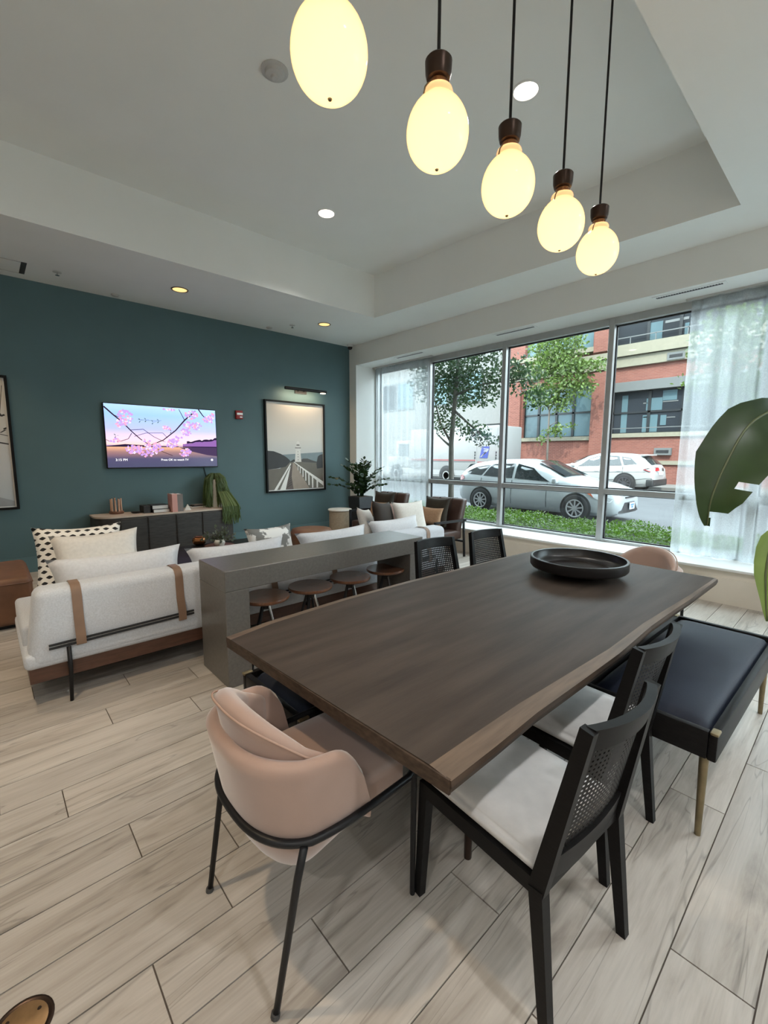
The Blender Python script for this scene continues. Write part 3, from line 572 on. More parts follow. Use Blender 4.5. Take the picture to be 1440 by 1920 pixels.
# ================================================================== PENDANTS
def opal():
    m = bpy.data.materials.new('opal_glass'); m.use_nodes = True; nt = m.node_tree; nt.nodes.clear()
    tr = N(nt, 'ShaderNodeBsdfTranslucent'); tr.inputs[0].default_value = (1, .86, .62, 1)
    df = N(nt, 'ShaderNodeBsdfDiffuse'); df.inputs[0].default_value = (.8, .72, .6, 1)
    gl = N(nt, 'ShaderNodeBsdfGlossy'); gl.inputs['Roughness'].default_value = .08
    em = N(nt, 'ShaderNodeEmission'); em.inputs[0].default_value = (1, .52, .24, 1); em.inputs[1].default_value = .32
    a = N(nt, 'ShaderNodeMixShader'); a.inputs[0].default_value = .75; b = N(nt, 'ShaderNodeMixShader'); f = N(nt, 'ShaderNodeFresnel'); f.inputs[0].default_value = 1.3
    ad = N(nt, 'ShaderNodeAddShader'); o = N(nt, 'ShaderNodeOutputMaterial')
    nt.links.new(df.outputs[0], a.inputs[1]); nt.links.new(tr.outputs[0], a.inputs[2]); nt.links.new(f.outputs[0], b.inputs[0]); nt.links.new(a.outputs[0], b.inputs[1]); nt.links.new(gl.outputs[0], b.inputs[2])
    nt.links.new(b.outputs[0], ad.inputs[0]); nt.links.new(em.outputs[0], ad.inputs[1]); nt.links.new(ad.outputs[0], o.inputs[0]); return m
M['opal'] = opal()
PY = 1.14
def pendant(x, label):
    t = thing('pendant_lamp', label, 'pendant lamp', (x, PY, ZT), group='row of opal glass pendants over the table')
    zb, zt = 2.506-ZT, 2.738-ZT; h = zt-zb; prof = []
    for i in range(19):
        q = i/18; a = -math.pi/2+q*(math.pi/2+1.07); z = math.sin(a); r = math.cos(a)*.109*(1-.05*z)
        prof.append((max(r, 0.0), zb+h*.5*(1+z)*1.035))
    zr = prof[-1][1]; r_ = prof[-1][0]
    prof += [(r_*.93, zr+.005), (.050, zr+.009), (.052, zr+.016), (.049, zr+.026), (.045, zr+.028)]
    zn = zr+.028
    MB().lathe(prof, n=36).build('globe', M['opal'], t, smooth=True)
    MB().lathe([(.0, zb-.003), (.005, zb-.003), (.007, zb+.002)], n=10).build('finial', M['brass'], t)
    MB().lathe([(.030, zn-.004), (.036, zn), (.030, zn+.012), (.034, zn+.022), (.028, zn+.028)], n=24).build('fitter_neck', M['copper'], t, smooth=True)
    MB().lathe([(.028, zn+.026), (.040, zn+.032), (.045, zn+.05), (.047, zn+.088), (.043, zn+.093), (.008, zn+.095), (.0, zn+.095)], n=28).build('socket_cap', M['darkmetal'], t, smooth=35)
    for s in (-1, 1):
        MB().tube([(s*.03, 0, zn), (s*.052, 0, zn-.003), (s*.066, 0, zn-.022), (s*.072, 0, zn-.042), (s*.066, .006, zn-.05)], .003, 6).build('clip', M['brass'], t, smooth=True)
    MB().frust((0, 0, zn+.09), (0, 0, 0), .006, .006, 8).build('cord', M['black'], t, smooth=40)
    MB().lathe([(.0, -.022), (.055, -.022), (.06, -.016), (.06, 0)], n=24).build('ceiling_rose', M['darkmetal'], t, smooth=40)
    ld = bpy.data.lights.new('pendant_bulb', 'POINT'); ld.energy = .40; ld.color = (1, .78, .36); ld.shadow_soft_size = .03
    lo = bpy.data.objects.new('pendant_bulb', ld); COL.objects.link(lo); lo.parent = t; lo.location = (0, 0, zb+.095)
for x, w in ((.822, 'nearest pendant, its egg-shaped glowing globe cut by the top edge'), (1.284, 'second pendant from the camera, egg-shaped glowing globe left of the tray downlight'), (1.733, 'middle pendant of the row of five glowing globes'), (2.203, 'fourth pendant from the camera in the row of glowing globes'), (2.632, 'farthest pendant of the row, the globe nearest the window')): pendant(x, w)

# ================================================================== DINING TABLE
tb = thing('dining_table', 'long dark live-edge slab dining table with lighter sapwood along its sides', 'table', (2.0, 1.16, 0))
ZTB = .75
near = [(.747, .586), (.937, .587), (1.153, .592), (1.456, .585), (1.757, .580), (2.15, .590), (2.45, .584), (2.75, .574), (3.299, .567)]
far = [(3.36, 1.72), (3.05, 1.755), (2.85, 1.768), (2.355, 1.785), (1.864, 1.806), (1.34, 1.806), (.895, 1.772), (.69, 1.732)]
wn = [.068, .066, .058, .05, .04, .032, .026, .022, .015]; wf = [.02, .022, .025, .03, .035, .035, .04, .045]
top = MB(); e1 = MB(); e2 = MB()
inn = [(x, y+w) for (x, y), w in zip(near, wn)]; inf = [(x, y-w) for (x, y), w in zip(far, wf)]
ring = inn+inf; n = len(ring); TL = lambda x, y, z: (x-2.0, y-1.16, z)
top.add([TL(x, y, ZTB) for x, y in ring]+[TL(x, y, ZTB-.042) for x, y in ring], [tuple(range(n)), tuple(range(n, 2*n))[::-1]]+[(i, (i+1) % n, n+(i+1) % n, n+i) for i in range(n)])
def sap(edge, inner, mb, drop, sgn):
    k = len(edge); vs_ = []
    for (ex, ey), (ix, iy) in zip(edge, inner):
        vs_ += [TL(ix, iy, ZTB), TL(ex, ey, ZTB-drop), TL(ex, ey-sgn*.002, ZTB-.042*.5), TL(ex, ey+sgn*.006, ZTB-.042), TL(ix, iy, ZTB-.042)]
    q = lambda js: [(i*5+j, (i+1)*5+j, (i+1)*5+(j+1) % 5, i*5+(j+1) % 5) for i in range(k-1) for j in js]
    mb.cur = 0; mb.add(vs_, q((0,))); mb.cur = 1; mb.add(vs_, q((1, 2, 3, 4))+[(0, 1, 2, 3, 4), tuple((k-1)*5+j for j in (4, 3, 2, 1, 0))])
sap(near, inn, e1, .004, 1); sap(far, inf, e2, .003, -1)
top.build('tabletop', M['tabletop'], tb); e1.build('live_edge', [M['sapwood'], M['barkedge']], tb, weld=True); e2.build('live_edge', [M['sapwood'], M['barkedge']], tb, weld=True)
lip = MB()
pl_, pr_ = (.690, 1.732), (.747, .586)
lip.add([TL(pl_[0]-.003, pl_[1]-.01, ZTB-.003), TL(pr_[0]-.003, pr_[1]+.004, ZTB-.003), TL(pr_[0]-.003, pr_[1]+.004, ZTB-.042), TL(pl_[0]-.003, pl_[1]-.01, ZTB-.042), TL(pl_[0]+.004, pl_[1]-.01, ZTB-.003), TL(pr_[0]+.004, pr_[1]+.004, ZTB-.003), TL(pr_[0]+.004, pr_[1]+.004, ZTB-.042), TL(pl_[0]+.004, pl_[1]-.01, ZTB-.042)], [(0, 1, 2, 3), (4, 7, 6, 5), (0, 4, 5, 1), (3, 2, 6, 7), (0, 3, 7, 4), (1, 5, 6, 2)])
lip.build('end_grain', M['barkedge'], tb)
for x, y in ((1.228, .877), (2.82, .877), (1.228, 1.45), (2.82, 1.45)):
    MB().frust((x-2.0, y-1.16, 0), (x-2.0+.0, y-1.16, ZTB-.042), .014, .022, 10).build('leg', M['darkmetal'], tb, smooth=40)
MB().box(-.80, .85, -.26, .27, ZTB-.062, ZTB-.042).build('subframe', M['black'], tb)

# bowl
bw = thing('bowl', 'wide low black bowl standing on the dining table', 'bowl', (2.735, 1.185, ZTB))
MB().lathe([(.0, 0), (.13, 0), (.145, .004), (.15, .012), (.24, .038), (.278, .05), (.287, .062), (.287, .112), (.281, .115), (.272, .113), (.268, .07), (.255, .055), (.2, .046), (0, .043)], n=48).build('bowl_body', mat('black_satin_bowl', (.012, .011, .011), .32, var=.2), bw, smooth=50)
MB().lathe([(0, .0445), (.17, .0462), (.2, .0475)], n=40).build('glazed_base', mat('brown_glaze', (.045, .025, .018), .2, var=.3), bw, smooth=True)

# ================================================================== CANE CHAIRS
def cane_chair(label):
    t = thing('cane_dining_chair', label, 'chair', group='black cane-back dining chairs')
    ws, wt, yj, yt, zs, zt = .205, .174, -.205, -.292, .43, .872
    for s in (-1, 1):
        m = MB().beam((s*ws, yj, zs-.02), (s*.212, -.255, 0), .034, .040, .026, .028); m.build('leg', M['blackwood'], t)
        m = MB().beam((s*.198, .215, zs), (s*.205, .235, 0), .036, .036, .026, .026); m.build('leg', M['blackwood'], t)
        m = MB().beam((s*ws, yj, zs-.03), (s*wt, yt, zt), .030, .044, .026, .034); m.build('back_post', M['blackwood'], t)
        MB().beam((s*.203, .215, zs-.022), (s*.205, yj, zs-.022), .026, .046, side=(1, 0, 0)).build('side_rail', M['blackwood'], t)
    MB().beam((-.2, .215, zs-.022), (.2, .215, zs-.022), .026, .046, side=(0, 1, 0)).build('front_rail', M['blackwood'], t)
    MB().beam((-.2, yj, zs-.022), (.2, yj, zs-.022), .026, .046, side=(0, 1, 0)).build('rear_rail', M['blackwood'], t)
    def half(z): return ws-.006+(wt-ws)*(z-zs)/(zt-zs)
    def back(u, z):
        q = (z-zs)/(zt-zs); return (u*half(z), yj+(yt-yj)*q-.038*(1-u*u)*(.35+.65*q), z)
    def rail(z0, z1, d, name):
        m = MB(); n = 12; vs_ = []
        for i in range(n+1):
            u = -1+2*i/n
            for z, o in ((z0, -d/2), (z0, d/2), (z1, d/2), (z1, -d/2)): x, y, z = back(u, z); vs_.append((x, y+o, z))
        m.add(vs_, [(i*4+j, (i+1)*4+j, (i+1)*4+(j+1) % 4, i*4+(j+1) % 4) for i in range(n) for j in range(4)]+[(0, 1, 2, 3), tuple(n*4+j for j in (3, 2, 1, 0))])
        m.build(name, M['blackwood'], t, smooth=40)
    rail(zt-.058, zt+.002, .026, 'top_rail'); rail(zs-.045, zs+.06, .024, 'lower_rail')
    c = MB(); zc0, zc1 = zs+.06, zt-.058; nv, nh = 21, 22
    def strip(pts, du, dv):
        vs_ = []
        for u, z in pts: vs_ += [back(u-du, z-dv), back(u+du, z+dv)]
        c.add(vs_, [(2*i, 2*i+1, 2*i+3, 2*i+2) for i in range(len(pts)-1)])
    for i in range(nv): strip([(-.93+1.86*(i+.5)/nv, zc0+(zc1-zc0)*j/6) for j in range(7)], .026, 0)
    for j in range(nh): strip([(-.94+1.88*i/10, zc0+(zc1-zc0)*(j+.5)/nh) for i in range(11)], 0, .0046)
    c.build('cane_panel', M['blackwood'], t)
    def sf(co): 
        q = max(0, 1-(co.x/.21)**4)*max(0, 1-((co.y)/.225)**4); return Vector((co.x, co.y, co.z+(.014*q if co.z > zs+.02 else 0)))
    m = MB(); bm = bmesh.new(); bmesh.ops.create_cube(bm, size=1)
    for v in bm.verts: v.co = Vector((v.co.x*.412, .012+v.co.y*.43, zs+.02+v.co.z*.05))
    bmesh.ops.bevel(bm, geom=list(bm.edges), offset=.016, segments=3, affect='EDGES'); bmesh.ops.subdivide_edges(bm, edges=[e for e in bm.edges if e.calc_length() > .2], cuts=6, use_grid_fill=True)
    bm.verts.index_update(); m.add([sf(v.co) for v in bm.verts], [[v.index for v in f.verts] for f in bm.faces]); bm.free()
    m.build('seat', M['seatcloth'], t, smooth=True)
    return t
ch = cane_chair('black cane-back chair with pale seat at the nearest table corner')
ch.location = (1.182, .655, 0); ch.rotation_euler = (0, 0, R(-4.5))
dup(ch, (1.728, .735, 0), R(-2.5), 'black cane-back chair between the nearest chair and the navy bench')
dup(ch, (2.44, 1.865, 0), R(173), 'black cane-back chair across the table, nearer the console')
dup(ch, (3.05, 1.835, 0), R(173), 'black cane-back chair across the table, nearer the window')

# ================================================================== BLUSH TUB CHAIRS
def tub_chair(label):
    """local: the back at -x, open front at +x"""
    t = thing('tub_chair', label, 'chair', group='blush velvet tub chairs')
    a_, b_, xf_ = .245, .262, .22
    def outline(s, grow=0., xcut=None):
        """s -1..1: one arm tip round the back to the other arm tip"""
        th = s*math.pi*.5
        k = abs(math.sin(th)); ex = 2.6
        ct, st = math.cos(th), math.sin(th)
        x = -(a_+grow)*(abs(ct)**(2/ex))*(1 if ct > 0 else -1); y = (b_+grow)*(abs(st)**(2/ex))*(1 if st > 0 else -1)
        ext = max(0, abs(s)-.70)/.30
        return x+ext*.065, y*(1-.03*ext)
    nS = 72
    def lip(s): return .655+.035*math.cos(s*math.pi/2) if abs(s) < .82 else .46+(.195+.035*math.cos(s*math.pi/2))*max(0, 1-((abs(s)-.82)/.18)**2.6)**.55          # top of outer shell
    def shell_pt(s, q, inner):
        z0 = .272+.12*abs(s)**2; z1 = lip(s); z = z0+(z1-z0)*q
        lean = -.075*(q-.4); tuck = .065*(1-min(1, q/.42))**2.0
        x, y = outline(s, -.0-(.045 if inner else 0)-tuck)
        cs = max(0, math.cos(s*math.pi/2)); x += lean*cs; y *= 1+.04*(q-.4)
        bul = .012*math.sin(math.pi*min(1, q)); 
        return x*(1+.0*bul), y, z
    m = MB(); nq = 12
    cols = []
    for i in range(nS+1):
        s = -1+2*i/nS; col = [shell_pt(s, j/nq, False) for j in range(nq+1)]
        tx, ty, tz = shell_pt(s, 1, False); ux, uy, uz = shell_pt(s, 1, True)
        col.append(((tx*.7+ux*.3), (ty*.7+uy*.3), tz+.014)); col.append(((tx*.3+ux*.7), (ty*.3+uy*.7), tz+.014))
        col += [shell_pt(s, 1-j/nq, True) for j in range(nq+1)]
        cols.append(col)
    w = len(cols[0]); m.add([p for c in cols for p in c], [(i*w+j, (i+1)*w+j, (i+1)*w+j+1, i*w+j+1) for i in range(nS) for j in range(w-1)]+[(i*w+w-1, (i+1)*w+w-1, (i+1)*w, i*w) for i in range(nS)]+[tuple(range(w)), tuple(nS*w+j for j in range(w))[::-1]])
    m.build('outer_shell', M['blush'], t, smooth=55)
    # inner back pad, higher than the shell
    m = MB(); cols = []; smax = .86
    def ptop(s): return .635+.17*max(0, math.cos(s/smax*math.pi/2))**.8
    for i in range(nS+1):
        s = -smax+2*smax*i/nS; cs = max(0, math.cos(s/smax*math.pi/2)); col = []
        def pp(off, z):
            x, y = outline(s, off); q = (z-.45)/.35; return (x-.06*q*cs, y*(1+.02*q), z)
        zt = ptop(s); zb = .43
        outer = [pp(-.034, zb+(zt-zb)*j/8) for j in range(8)]; inner = [pp(-.034-.062*(.12+.88*cs**.6), zb+(zt-zb)*j/8) for j in range(8)]
        d = .062*(.12+.88*cs**.6)
        cap = [pp(-.034-d*k, zt-(.020 if k in (.0, 1.) else (.006 if k in (.2, .8) else 0))) for k in (0., .2, .5, .8, 1.)]
        cols.append(outer+cap+inner[::-1])
    w = len(cols[0]); m.add([p for c in cols for p in c], [(i*w+j, (i+1)*w+j, (i+1)*w+j+1, i*w+j+1) for i in range(nS) for j in range(w-1)]+[(i*w+w-1, (i+1)*w+w-1, (i+1)*w, i*w) for i in range(nS)]+[tuple(range(w)), tuple(nS*w+j for j in range(w))[::-1]])
    pad = m.build('back_pad', M['blush'], t, smooth=60)
    pts = [outline(-smax+2*smax*i/nS, -.030)+(ptop(-smax+2*smax*i/nS)-.012,) for i in range(6, nS-5)]
    pts = [(x-.06*((z-.45)/.35)*max(0, math.cos((-smax+2*smax*i/nS)/smax*math.pi/2)), y*(1+.02*(z-.45)/.35), z) for i, (x, y, z) in zip(range(6, nS-5), pts)]
    MB().tube(pts, .0035, 6).build('piping', M['blush_seam'], pad, smooth=True)
    # seat cushion
    m = MB(); ring = [outline(-1+2*i/40, -.05) for i in range(41)]; ring = [(min(x, .20) if abs(y) > .1 else x, y) for x, y in ring]; fr = [(.255, -.20), (.268, -.1), (.272, 0), (.268, .1), (.255, .20)][::1]
    ring = ring + fr[::-1]; n = len(ring); cx = .0
    lv = [(.80, .355), (.93, .365), (1.0, .41), (1.0, .465), (.975, .487), (.9, .498), (.6, .504), (.3, .506)]
    vs_ = [(cx+(x-cx)*k, y*k, z) for k, z in lv for x, y in ring]; fs_ = [(l*n+i, l*n+(i+1) % n, (l+1)*n+(i+1) % n, (l+1)*n+i) for l in range(len(lv)-1) for i in range(n)]+[tuple(range(n))[::-1], tuple((len(lv)-1)*n+i for i in range(n))]
    m.add(vs_, fs_).build('seat', M['blush'], t, smooth=60)
    # hoop and legs
    hp = [outline(s/20, .012) for s in range(-20, 21)]
    hp = [(.29, -.245)]+[(x, y) for x, y in hp if x < .22]+[(.29, .245)]
    hp = sorted(hp[1:-1], key=lambda p: math.atan2(p[1], -p[0])); hp = [(.285, -.238), (.22, -.262)]+hp+[(.22, .262), (.285, .238)]
    MB().tube([(x, y, .466+.010*(x+.25)) for x, y in hp], .0115, 8).build('hoop', M['black'], t, smooth=True)
    for s in (-1, 1):
        MB().tube([(-.165, s*.252, .466), (-.185, s*.248, .38), (-.252, s*.232, 0)], [.011, .011, .009], 8).build('leg', M['black'], t, smooth=True)
        MB().frust((.262, s*.245, .47), (.262, s*.245, 0), .010, .009, 8).build('leg', M['black'], t, smooth=40)
        MB().frust((-.253, s*.232, 0), (-.252, s*.232, .012), .013, .012, 10).build('glide', M['darkgrey'], t)
    MB().tube([(.27, -.238, .47), (.275, 0, .462), (.27, .238, .47)], .010, 8).build('front_bar', M['black'], t, smooth=True)
    return t
tc1 = tub_chair('blush velvet tub chair with black hoop at the near end of the table')
tc1.location = (.712, 1.165, 0)
dup(tc1, (3.555, 1.10, 0), R(171), 'blush velvet tub chair at the far end of the table by the window')

# ================================================================== BENCHES
def bench(label):
    t = thing('upholstered_bench', label, 'bench', group='navy upholstered benches'); L, W = .675, .26
    zt, zb = .462, .348
    for y0, y1 in ((-W, -W+.03), (W-.03, W)): MB().rbox(-L, L, y0, y1, zb, zt, .006, 2).build('side_apron', M['blackwood'], t, smooth=40)
    for x0, x1 in ((-L, -L+.03), (L-.03, L)): MB().rbox(x0, x1, -W+.03, W-.03, zb, zt, .006, 2).build('end_apron', M['blackwood'], t, smooth=40)
    MB().box(-L+.03, L-.03, -W+.03, W-.03, zb+.02, zt-.03).build('deck', M['black'], t)
    def fn(a, b): 
        u, v = a*2-1, b*2-1; x = (L-.034)*u; y = (W-.034)*v; e = max(0, (1-u**10)*(1-v**8)); return (x, y, zt-.035+.052*e**.45)
    MB().grid(fn, 40, 20).build('seat', M['navy'], t, smooth=True)
    for sx in (-1, 1):
        for sy in (-1, 1):
            MB().frust((sx*(L-.045), sy*(W-.045), zb+.0), (sx*(L-.04), sy*(W-.04), 0), .017, .011, 12).build('leg', M['brass'], t, smooth=40)
            MB().rbox(sx*(L-.02)-.024, sx*(L-.02)+.024, sy*(W-.012)-.014, sy*(W-.012)+.014, zt-.008, zt+.004, .005, 2).build('corner_cap', M['brass'], t, smooth=40)
    return t
bn = bench('navy leather bench with brass legs on the window side of the nearer chairs'); bn.location = (2.632, .530, 0); bn.rotation_euler = (0, 0, R(-1.2))
dup(bn, (1.515, 1.67, 0), R(0), 'dark bench tucked under the far side of the dining table')

# ================================================================== CONSOLE AND STOOLS
CX0, CX1, CY0, CY1, CZ = 1.055, 2.865, 2.635, 3.075, .775
cs = thing('console_table', 'thick grey-brown waterfall console table behind the sofa', 'console table', ((CX0+CX1)/2, (CY0+CY1)/2, 0)); hx, hy = (CX1-CX0)/2, (CY1-CY0)/2; TH = .135
MB().rbox(-hx, hx, -hy, hy, CZ-TH, CZ, .004, 1).build('top', M['concrete'], cs)
MB().rbox(-hx, -hx+.16, -hy, hy, 0, CZ-TH, .004, 1).build('end_panel', M['concrete'], cs); MB().rbox(hx-.16, hx, -hy, hy, 0, CZ-TH, .004, 1).build('end_panel', M['concrete'], cs)
def stool(label):
    t = thing('bar_stool', label, 'stool', group='round walnut stools under the console')
    MB().lathe([(0, .462), (.12, .462), (.165, .470), (.172, .482), (.168, .494), (.13, .492), (0, .486)], n=36).build('seat', M['stoolseat'], t, smooth=50)
    MB().frust((0, 0, .40), (0, 0, .462), .03, .05, 12).build('hub', M['black'], t)
    for i in range(4):
        a = R(20+90*i); MB().frust((.022*math.cos(a), .022*math.sin(a), .45), (.155*math.cos(a), .155*math.sin(a), 0), .011, .009, 8).build('leg', M['chrome'] if i == 3 else M['black'], t, smooth=40)
    return t
st = stool('walnut stool under the console, first from the end panel by the sofa strap'); st.location = (1.43, 2.84, 0)
for x, rz, lb in ((1.81, 20, 'walnut stool under the console, second from the near end panel'), (2.20, 70, 'walnut stool under the console, third from the near end panel'), (2.60, -15, 'walnut stool under the console, farthest, closest to the cane chair')): dup(st, (x, 2.84, 0), R(rz), lb)

# ================================================================== SOFA
SX0, SX1, SY0, SY1 = .10, 3.86, 3.175, 4.12
sf_ = thing('sofa', 'long light grey sofa with tan leather straps and wooden plinth', 'sofa', ((SX0+SX1)/2, (SY0+SY1)/2, 0)); cxs, cys = (SX0+SX1)/2, (SY0+SY1)/2
def S(x, y, z): return (x-cxs, y-cys, z)
sx0, sx1, sy0, sy1 = SX0-cxs, SX1-cxs, SY0-cys, SY1-cys
def lean(co): return Vector((co.x+(.05 if co.x < sx0+.08 and co.z > .55 else 0), co.y+.05*max(0, (co.z-.3))*1.0, co.z))
MB().rbox(sx0, sx1, sy0, sy0+.20, .235, .700, .055, 4, fn=lean).build('backrest', M['sofa'], sf_, smooth=True)
MB().rbox(sx0-.02, sx1, sy0+.005, sy1, .235, .33, .03, 3).build('seat_base', M['sofa'], sf_, smooth=True)
for k in range(3):
    a, b = sx0+.02+k*(sx1-sx0-.04)/3, sx0+.02+(k+1)*(sx1-sx0-.04)/3
    MB().rbox(a-(.03 if k == 0 else -.004), b-.004, sy0+.205, sy1+.01, .30, .45, .03, 4).build('seat_cushion', M['sofa'], sf_, smooth=True)
MB().box(sx0-.0, sx1-.02, sy0+.02, sy1-.03, .150, .240).build('plinth', M['plinth'], sf_)
for x in (.296, 1.99, 3.68):
    MB().tube([S(x, SY0-.008, .34), S(x, SY0-.012, .20), S(x-.01, SY0-.02, 0)], [.012, .012, .010], 8).build('leg', M['black'], sf_, smooth=True)
    MB().tube([S(x, SY1-.12, .2), S(x, SY1-.10, 0)], .012, 8).build('leg', M['black'], sf_, smooth=True)
    MB().box(S(x, 0, 0)[0]-.012, S(x, 0, 0)[0]+.012, sy0-.014, sy1-.10, .205, .235).build('leg_bracket', M['black'], sf_)
def ysurf(z): return sy0+.05*max(0, z-.3)
for k, (a, b) in enumerate(((.36, .955), (1.68, 2.28), (2.96, 3.56))):
    for dz in (0, .02): MB().tube([S(a-.16, SY0-.012, .352+dz), S(b+.08, SY0-.012, .372+dz)], .0075, 8).build('strap_rod', M['black'], sf_, smooth=40)
    for x in (a, b):
        w = .026; xx = x-cxs; sec = [(ysurf(.34)-.026, .345), (ysurf(.36)-.028, .40), (ysurf(.5)-.006, .50), (ysurf(.64)-.005, .645), (ysurf(.66)+.006, .678), (ysurf(.7)+.020, .694), (ysurf(.7)+.055, .707), (ysurf(.7)+.15, .707), (ysurf(.7)+.188, .690), (ysurf(.62)+.208, .6)]
        vs_ = [(xx+s*w, y, z) for y, z in sec for s in (-1, 1)]+[(xx+s*w, y+.004, z-.004) for y, z in sec for s in (-1, 1)]; n = len(sec)*2
        fs_ = [(2*i, 2*i+1, 2*i+3, 2*i+2) for i in range(len(sec)-1)]+[(n+2*i, n+2*i+2, n+2*i+3, n+2*i+1) for i in range(len(sec)-1)]
        MB().add(vs_, fs_).build('strap', M['strap'], sf_, smooth=50)

# pillows on the sofa
G = 'long pale grey sofa pillows'
pillow('lumbar_pillow', .86, .42, .17, M['pillowgrey'], (.68, 3.565, .60), (R(68), 0, R(-1)), 'long pale grey pillow nearest the left end of the sofa', group=G)
pillow('lumbar_pillow', .88, .36, .17, M['pillowgrey'], (1.575, 3.555, .585), (R(68), 0, 0), 'long pale grey pillow behind the left half of the console', group=G)
pillow('lumbar_pillow', .88, .36, .17, M['pillowgrey'], (2.575, 3.555, .59), (R(68), 0, R(1)), 'long pale grey pillow behind the right half of the console', group=G)
pillow('lumbar_pillow', .80, .40, .17, M['pillowgrey'], (3.44, 3.56, .60), (R(68), 0, R(2)), 'long pale grey pillow at the window end of the sofa', group=G)
pillow('scatter_pillow', .55, .55, .16, polka_mat(), (.47, 3.83, .72), (R(70), 0, R(-10)), 'square white pillow with rows of black dots on the sofa')
pillow('scatter_pillow', .56, .46, .15, M['pillowcream'], (.575, 3.70, .72), (R(72), 0, R(4)), 'cream pillow leaning in front of the black dotted one')
pt_ = mat('grey_white_stroke_cloth', (.16, .16, .15), .9, var=.9, vscale=7, col2=(.8, .79, .76))
_r = pt_.node_tree.nodes['Color Ramp'].color_ramp; _r.elements[0].position = .50; _r.elements[1].position = .53; _r.elements[0].color = (.20, .20, .19, 1)
pillow('scatter_pillow', .50, .42, .14, pt_, (1.98, 3.76, .625), (R(70), 0, R(3)), 'grey pillow with white brush strokes behind the console')
pillow('scatter_pillow', .50, .48, .15, M['pillowcream'], (3.90, 3.80, .70), (R(72), 0, R(-6)), 'large cream pillow at the window end of the sofa')
pillow('scatter_pillow', .52, .50, .13, M['brownvelvet'], (3.52, 3.86, .71), (R(74), R(8), R(24)), 'dark brown velvet pillow beside the large cream one')
pillow('scatter_pillow', .42, .44, .09, M['rosebrown'], (3.68, 3.97, .69), (R(76), R(2), R(20)), 'rose brown pillow between the cream and dark brown ones')
pillow('scatter_pillow', .42, .42, .12, M['pillowcream'], (3.40, 4.04, .66), (R(70), R(10), R(30)), 'pale pillow half hidden left of the dark brown one')

# ================================================================== CREDENZA AND WHAT STANDS ON IT
KX0, KX1, KY0, KY1, KZ = 1.02, 2.86, 6.58, 7.05, .685
kr = thing('credenza', 'charcoal wooden credenza with rounded ends and pale top below the television', 'credenza', ((KX0+KX1)/2, (KY0+KY1)/2, 0)); kx, ky = (KX0+KX1)/2, (KY0+KY1)/2
def kout(g=0., n=14):
    x0, x1, y0, y1 = KX0-kx-g, KX1-kx+g, KY0-ky-g, KY1-ky; rl, rr = .235+g, .15+g; p = []
    p += [(x0, y1)]; p += [(x0+rl-rl*math.cos(R(90*i/n)), y0+rl-rl*math.sin(R(90*i/n))) for i in range(n+1)]
    p += [(x1-rr+rr*math.sin(R(90*i/n)), y0+rr-rr*math.cos(R(90*i/n))) for i in range(n+1)]; p += [(x1, y1)]; return p
MB().prism(kout(), .08, KZ-.022).build('body', M['cred'], kr, smooth=35)
MB().prism(kout(-.03), .0, .08).build('plinth', M['black'], kr, smooth=35)
MB().prism(kout(.006), KZ-.022, KZ).build('top', M['credtop'], kr, smooth=35)
db = [ony(px, py, KY0).x for px, py in ((225, 985), (277, 985), (330, 985), (379, 985), (423, 985))]
for a, b in zip(db, db[1:]):
    d = MB().rbox(a-kx+.008, b-kx-.008, KY0-ky-.014, KY0-ky, .10, KZ-.04, .004, 1).build('door', M['cred'], kr)
    MB().box(a-kx+.02, b-kx-.02, KY0-ky-.017, KY0-ky-.013, .13, KZ-.07).build('door_panel', M['cred'], d)
def ktop(px, py): return onz(px, py, KZ)
p = ktop(219, 963); t = thing('candle_stand', 'ring of slim pink candles standing in a round wooden base', 'candles', (p.x, p.y, KZ))
MB().lathe([(0, 0), (.085, 0), (.09, .008), (.09, .03), (.082, .038), (0, .036)], n=28).build('base', M['woodbase'], t, smooth=40)
for i in range(9):
    a = 6.283*i/9+.2; h = .155+.012*((i*7) % 3); q = (.062*math.cos(a), .062*math.sin(a))
    c = MB().frust((*q, .034), (*q, .034+h), .011, .010, 8).build('candle', M['candle'], t, smooth=40); MB().frust((*q, .034+h), (*q, .048+h), .0025, .001, 5).build('wick', M['black'], c)
p = ktop(255, 962); tag(MB().lathe([(0, .004), (.04, .004), (.062, .02), (.066, .02), (.045, 0), (0, 0)], n=24).build('small_dish', M['blackbook'], smooth=40), 'small black dish on the credenza beside the candles', 'dish').location = (p.x, p.y, KZ)
def book(x0, x1, y0, y1, z0, z1, cover, label, rz=0., group='books on the credenza', upright=False):
    cx, cy = (x0+x1)/2, (y0+y1)/2; t = thing('book', label, 'book', (cx, cy, z0), rz, group); a, b, h = (x1-x0)/2, (y1-y0)/2, z1-z0
    if upright:      # spine faces the room
        MB().box(-a, -a+.004, -b, b, 0, h).box(a-.004, a, -b, b, 0, h).box(-a+.004, a-.004, -b, -b+.005, 0, h).build('cover', cover, t); MB().box(-a+.004, a-.004, -b+.005, b-.006, .004, h-.004).build('pages', M['paper'], t)
    else:            # lying, spine to the left
        MB().box(-a, a, -b, b, 0, .004).box(-a, a, -b, b, h-.004, h).box(-a, -a+.006, -b, b, .004, h-.004).build('cover', cover, t); MB().box(-a+.006, a-.006, -b+.006, b-.006, .004, h-.004).build('pages', M['paper'], t)
b0 = ktop(291, 962); bx, by = b0.x, b0.y
pb = ktop(329, 960)
book(bx-.02, pb.x-.05, by+.01, by+.25, KZ, KZ+.05, M['blackbook'], 'large white-edged black book at the bottom of the pile on the credenza')
book(bx-.03, pb.x-.065, by+.02, by+.25, KZ+.05, KZ+.105, M['blackbook'], 'large black book on top of the pile on the credenza')
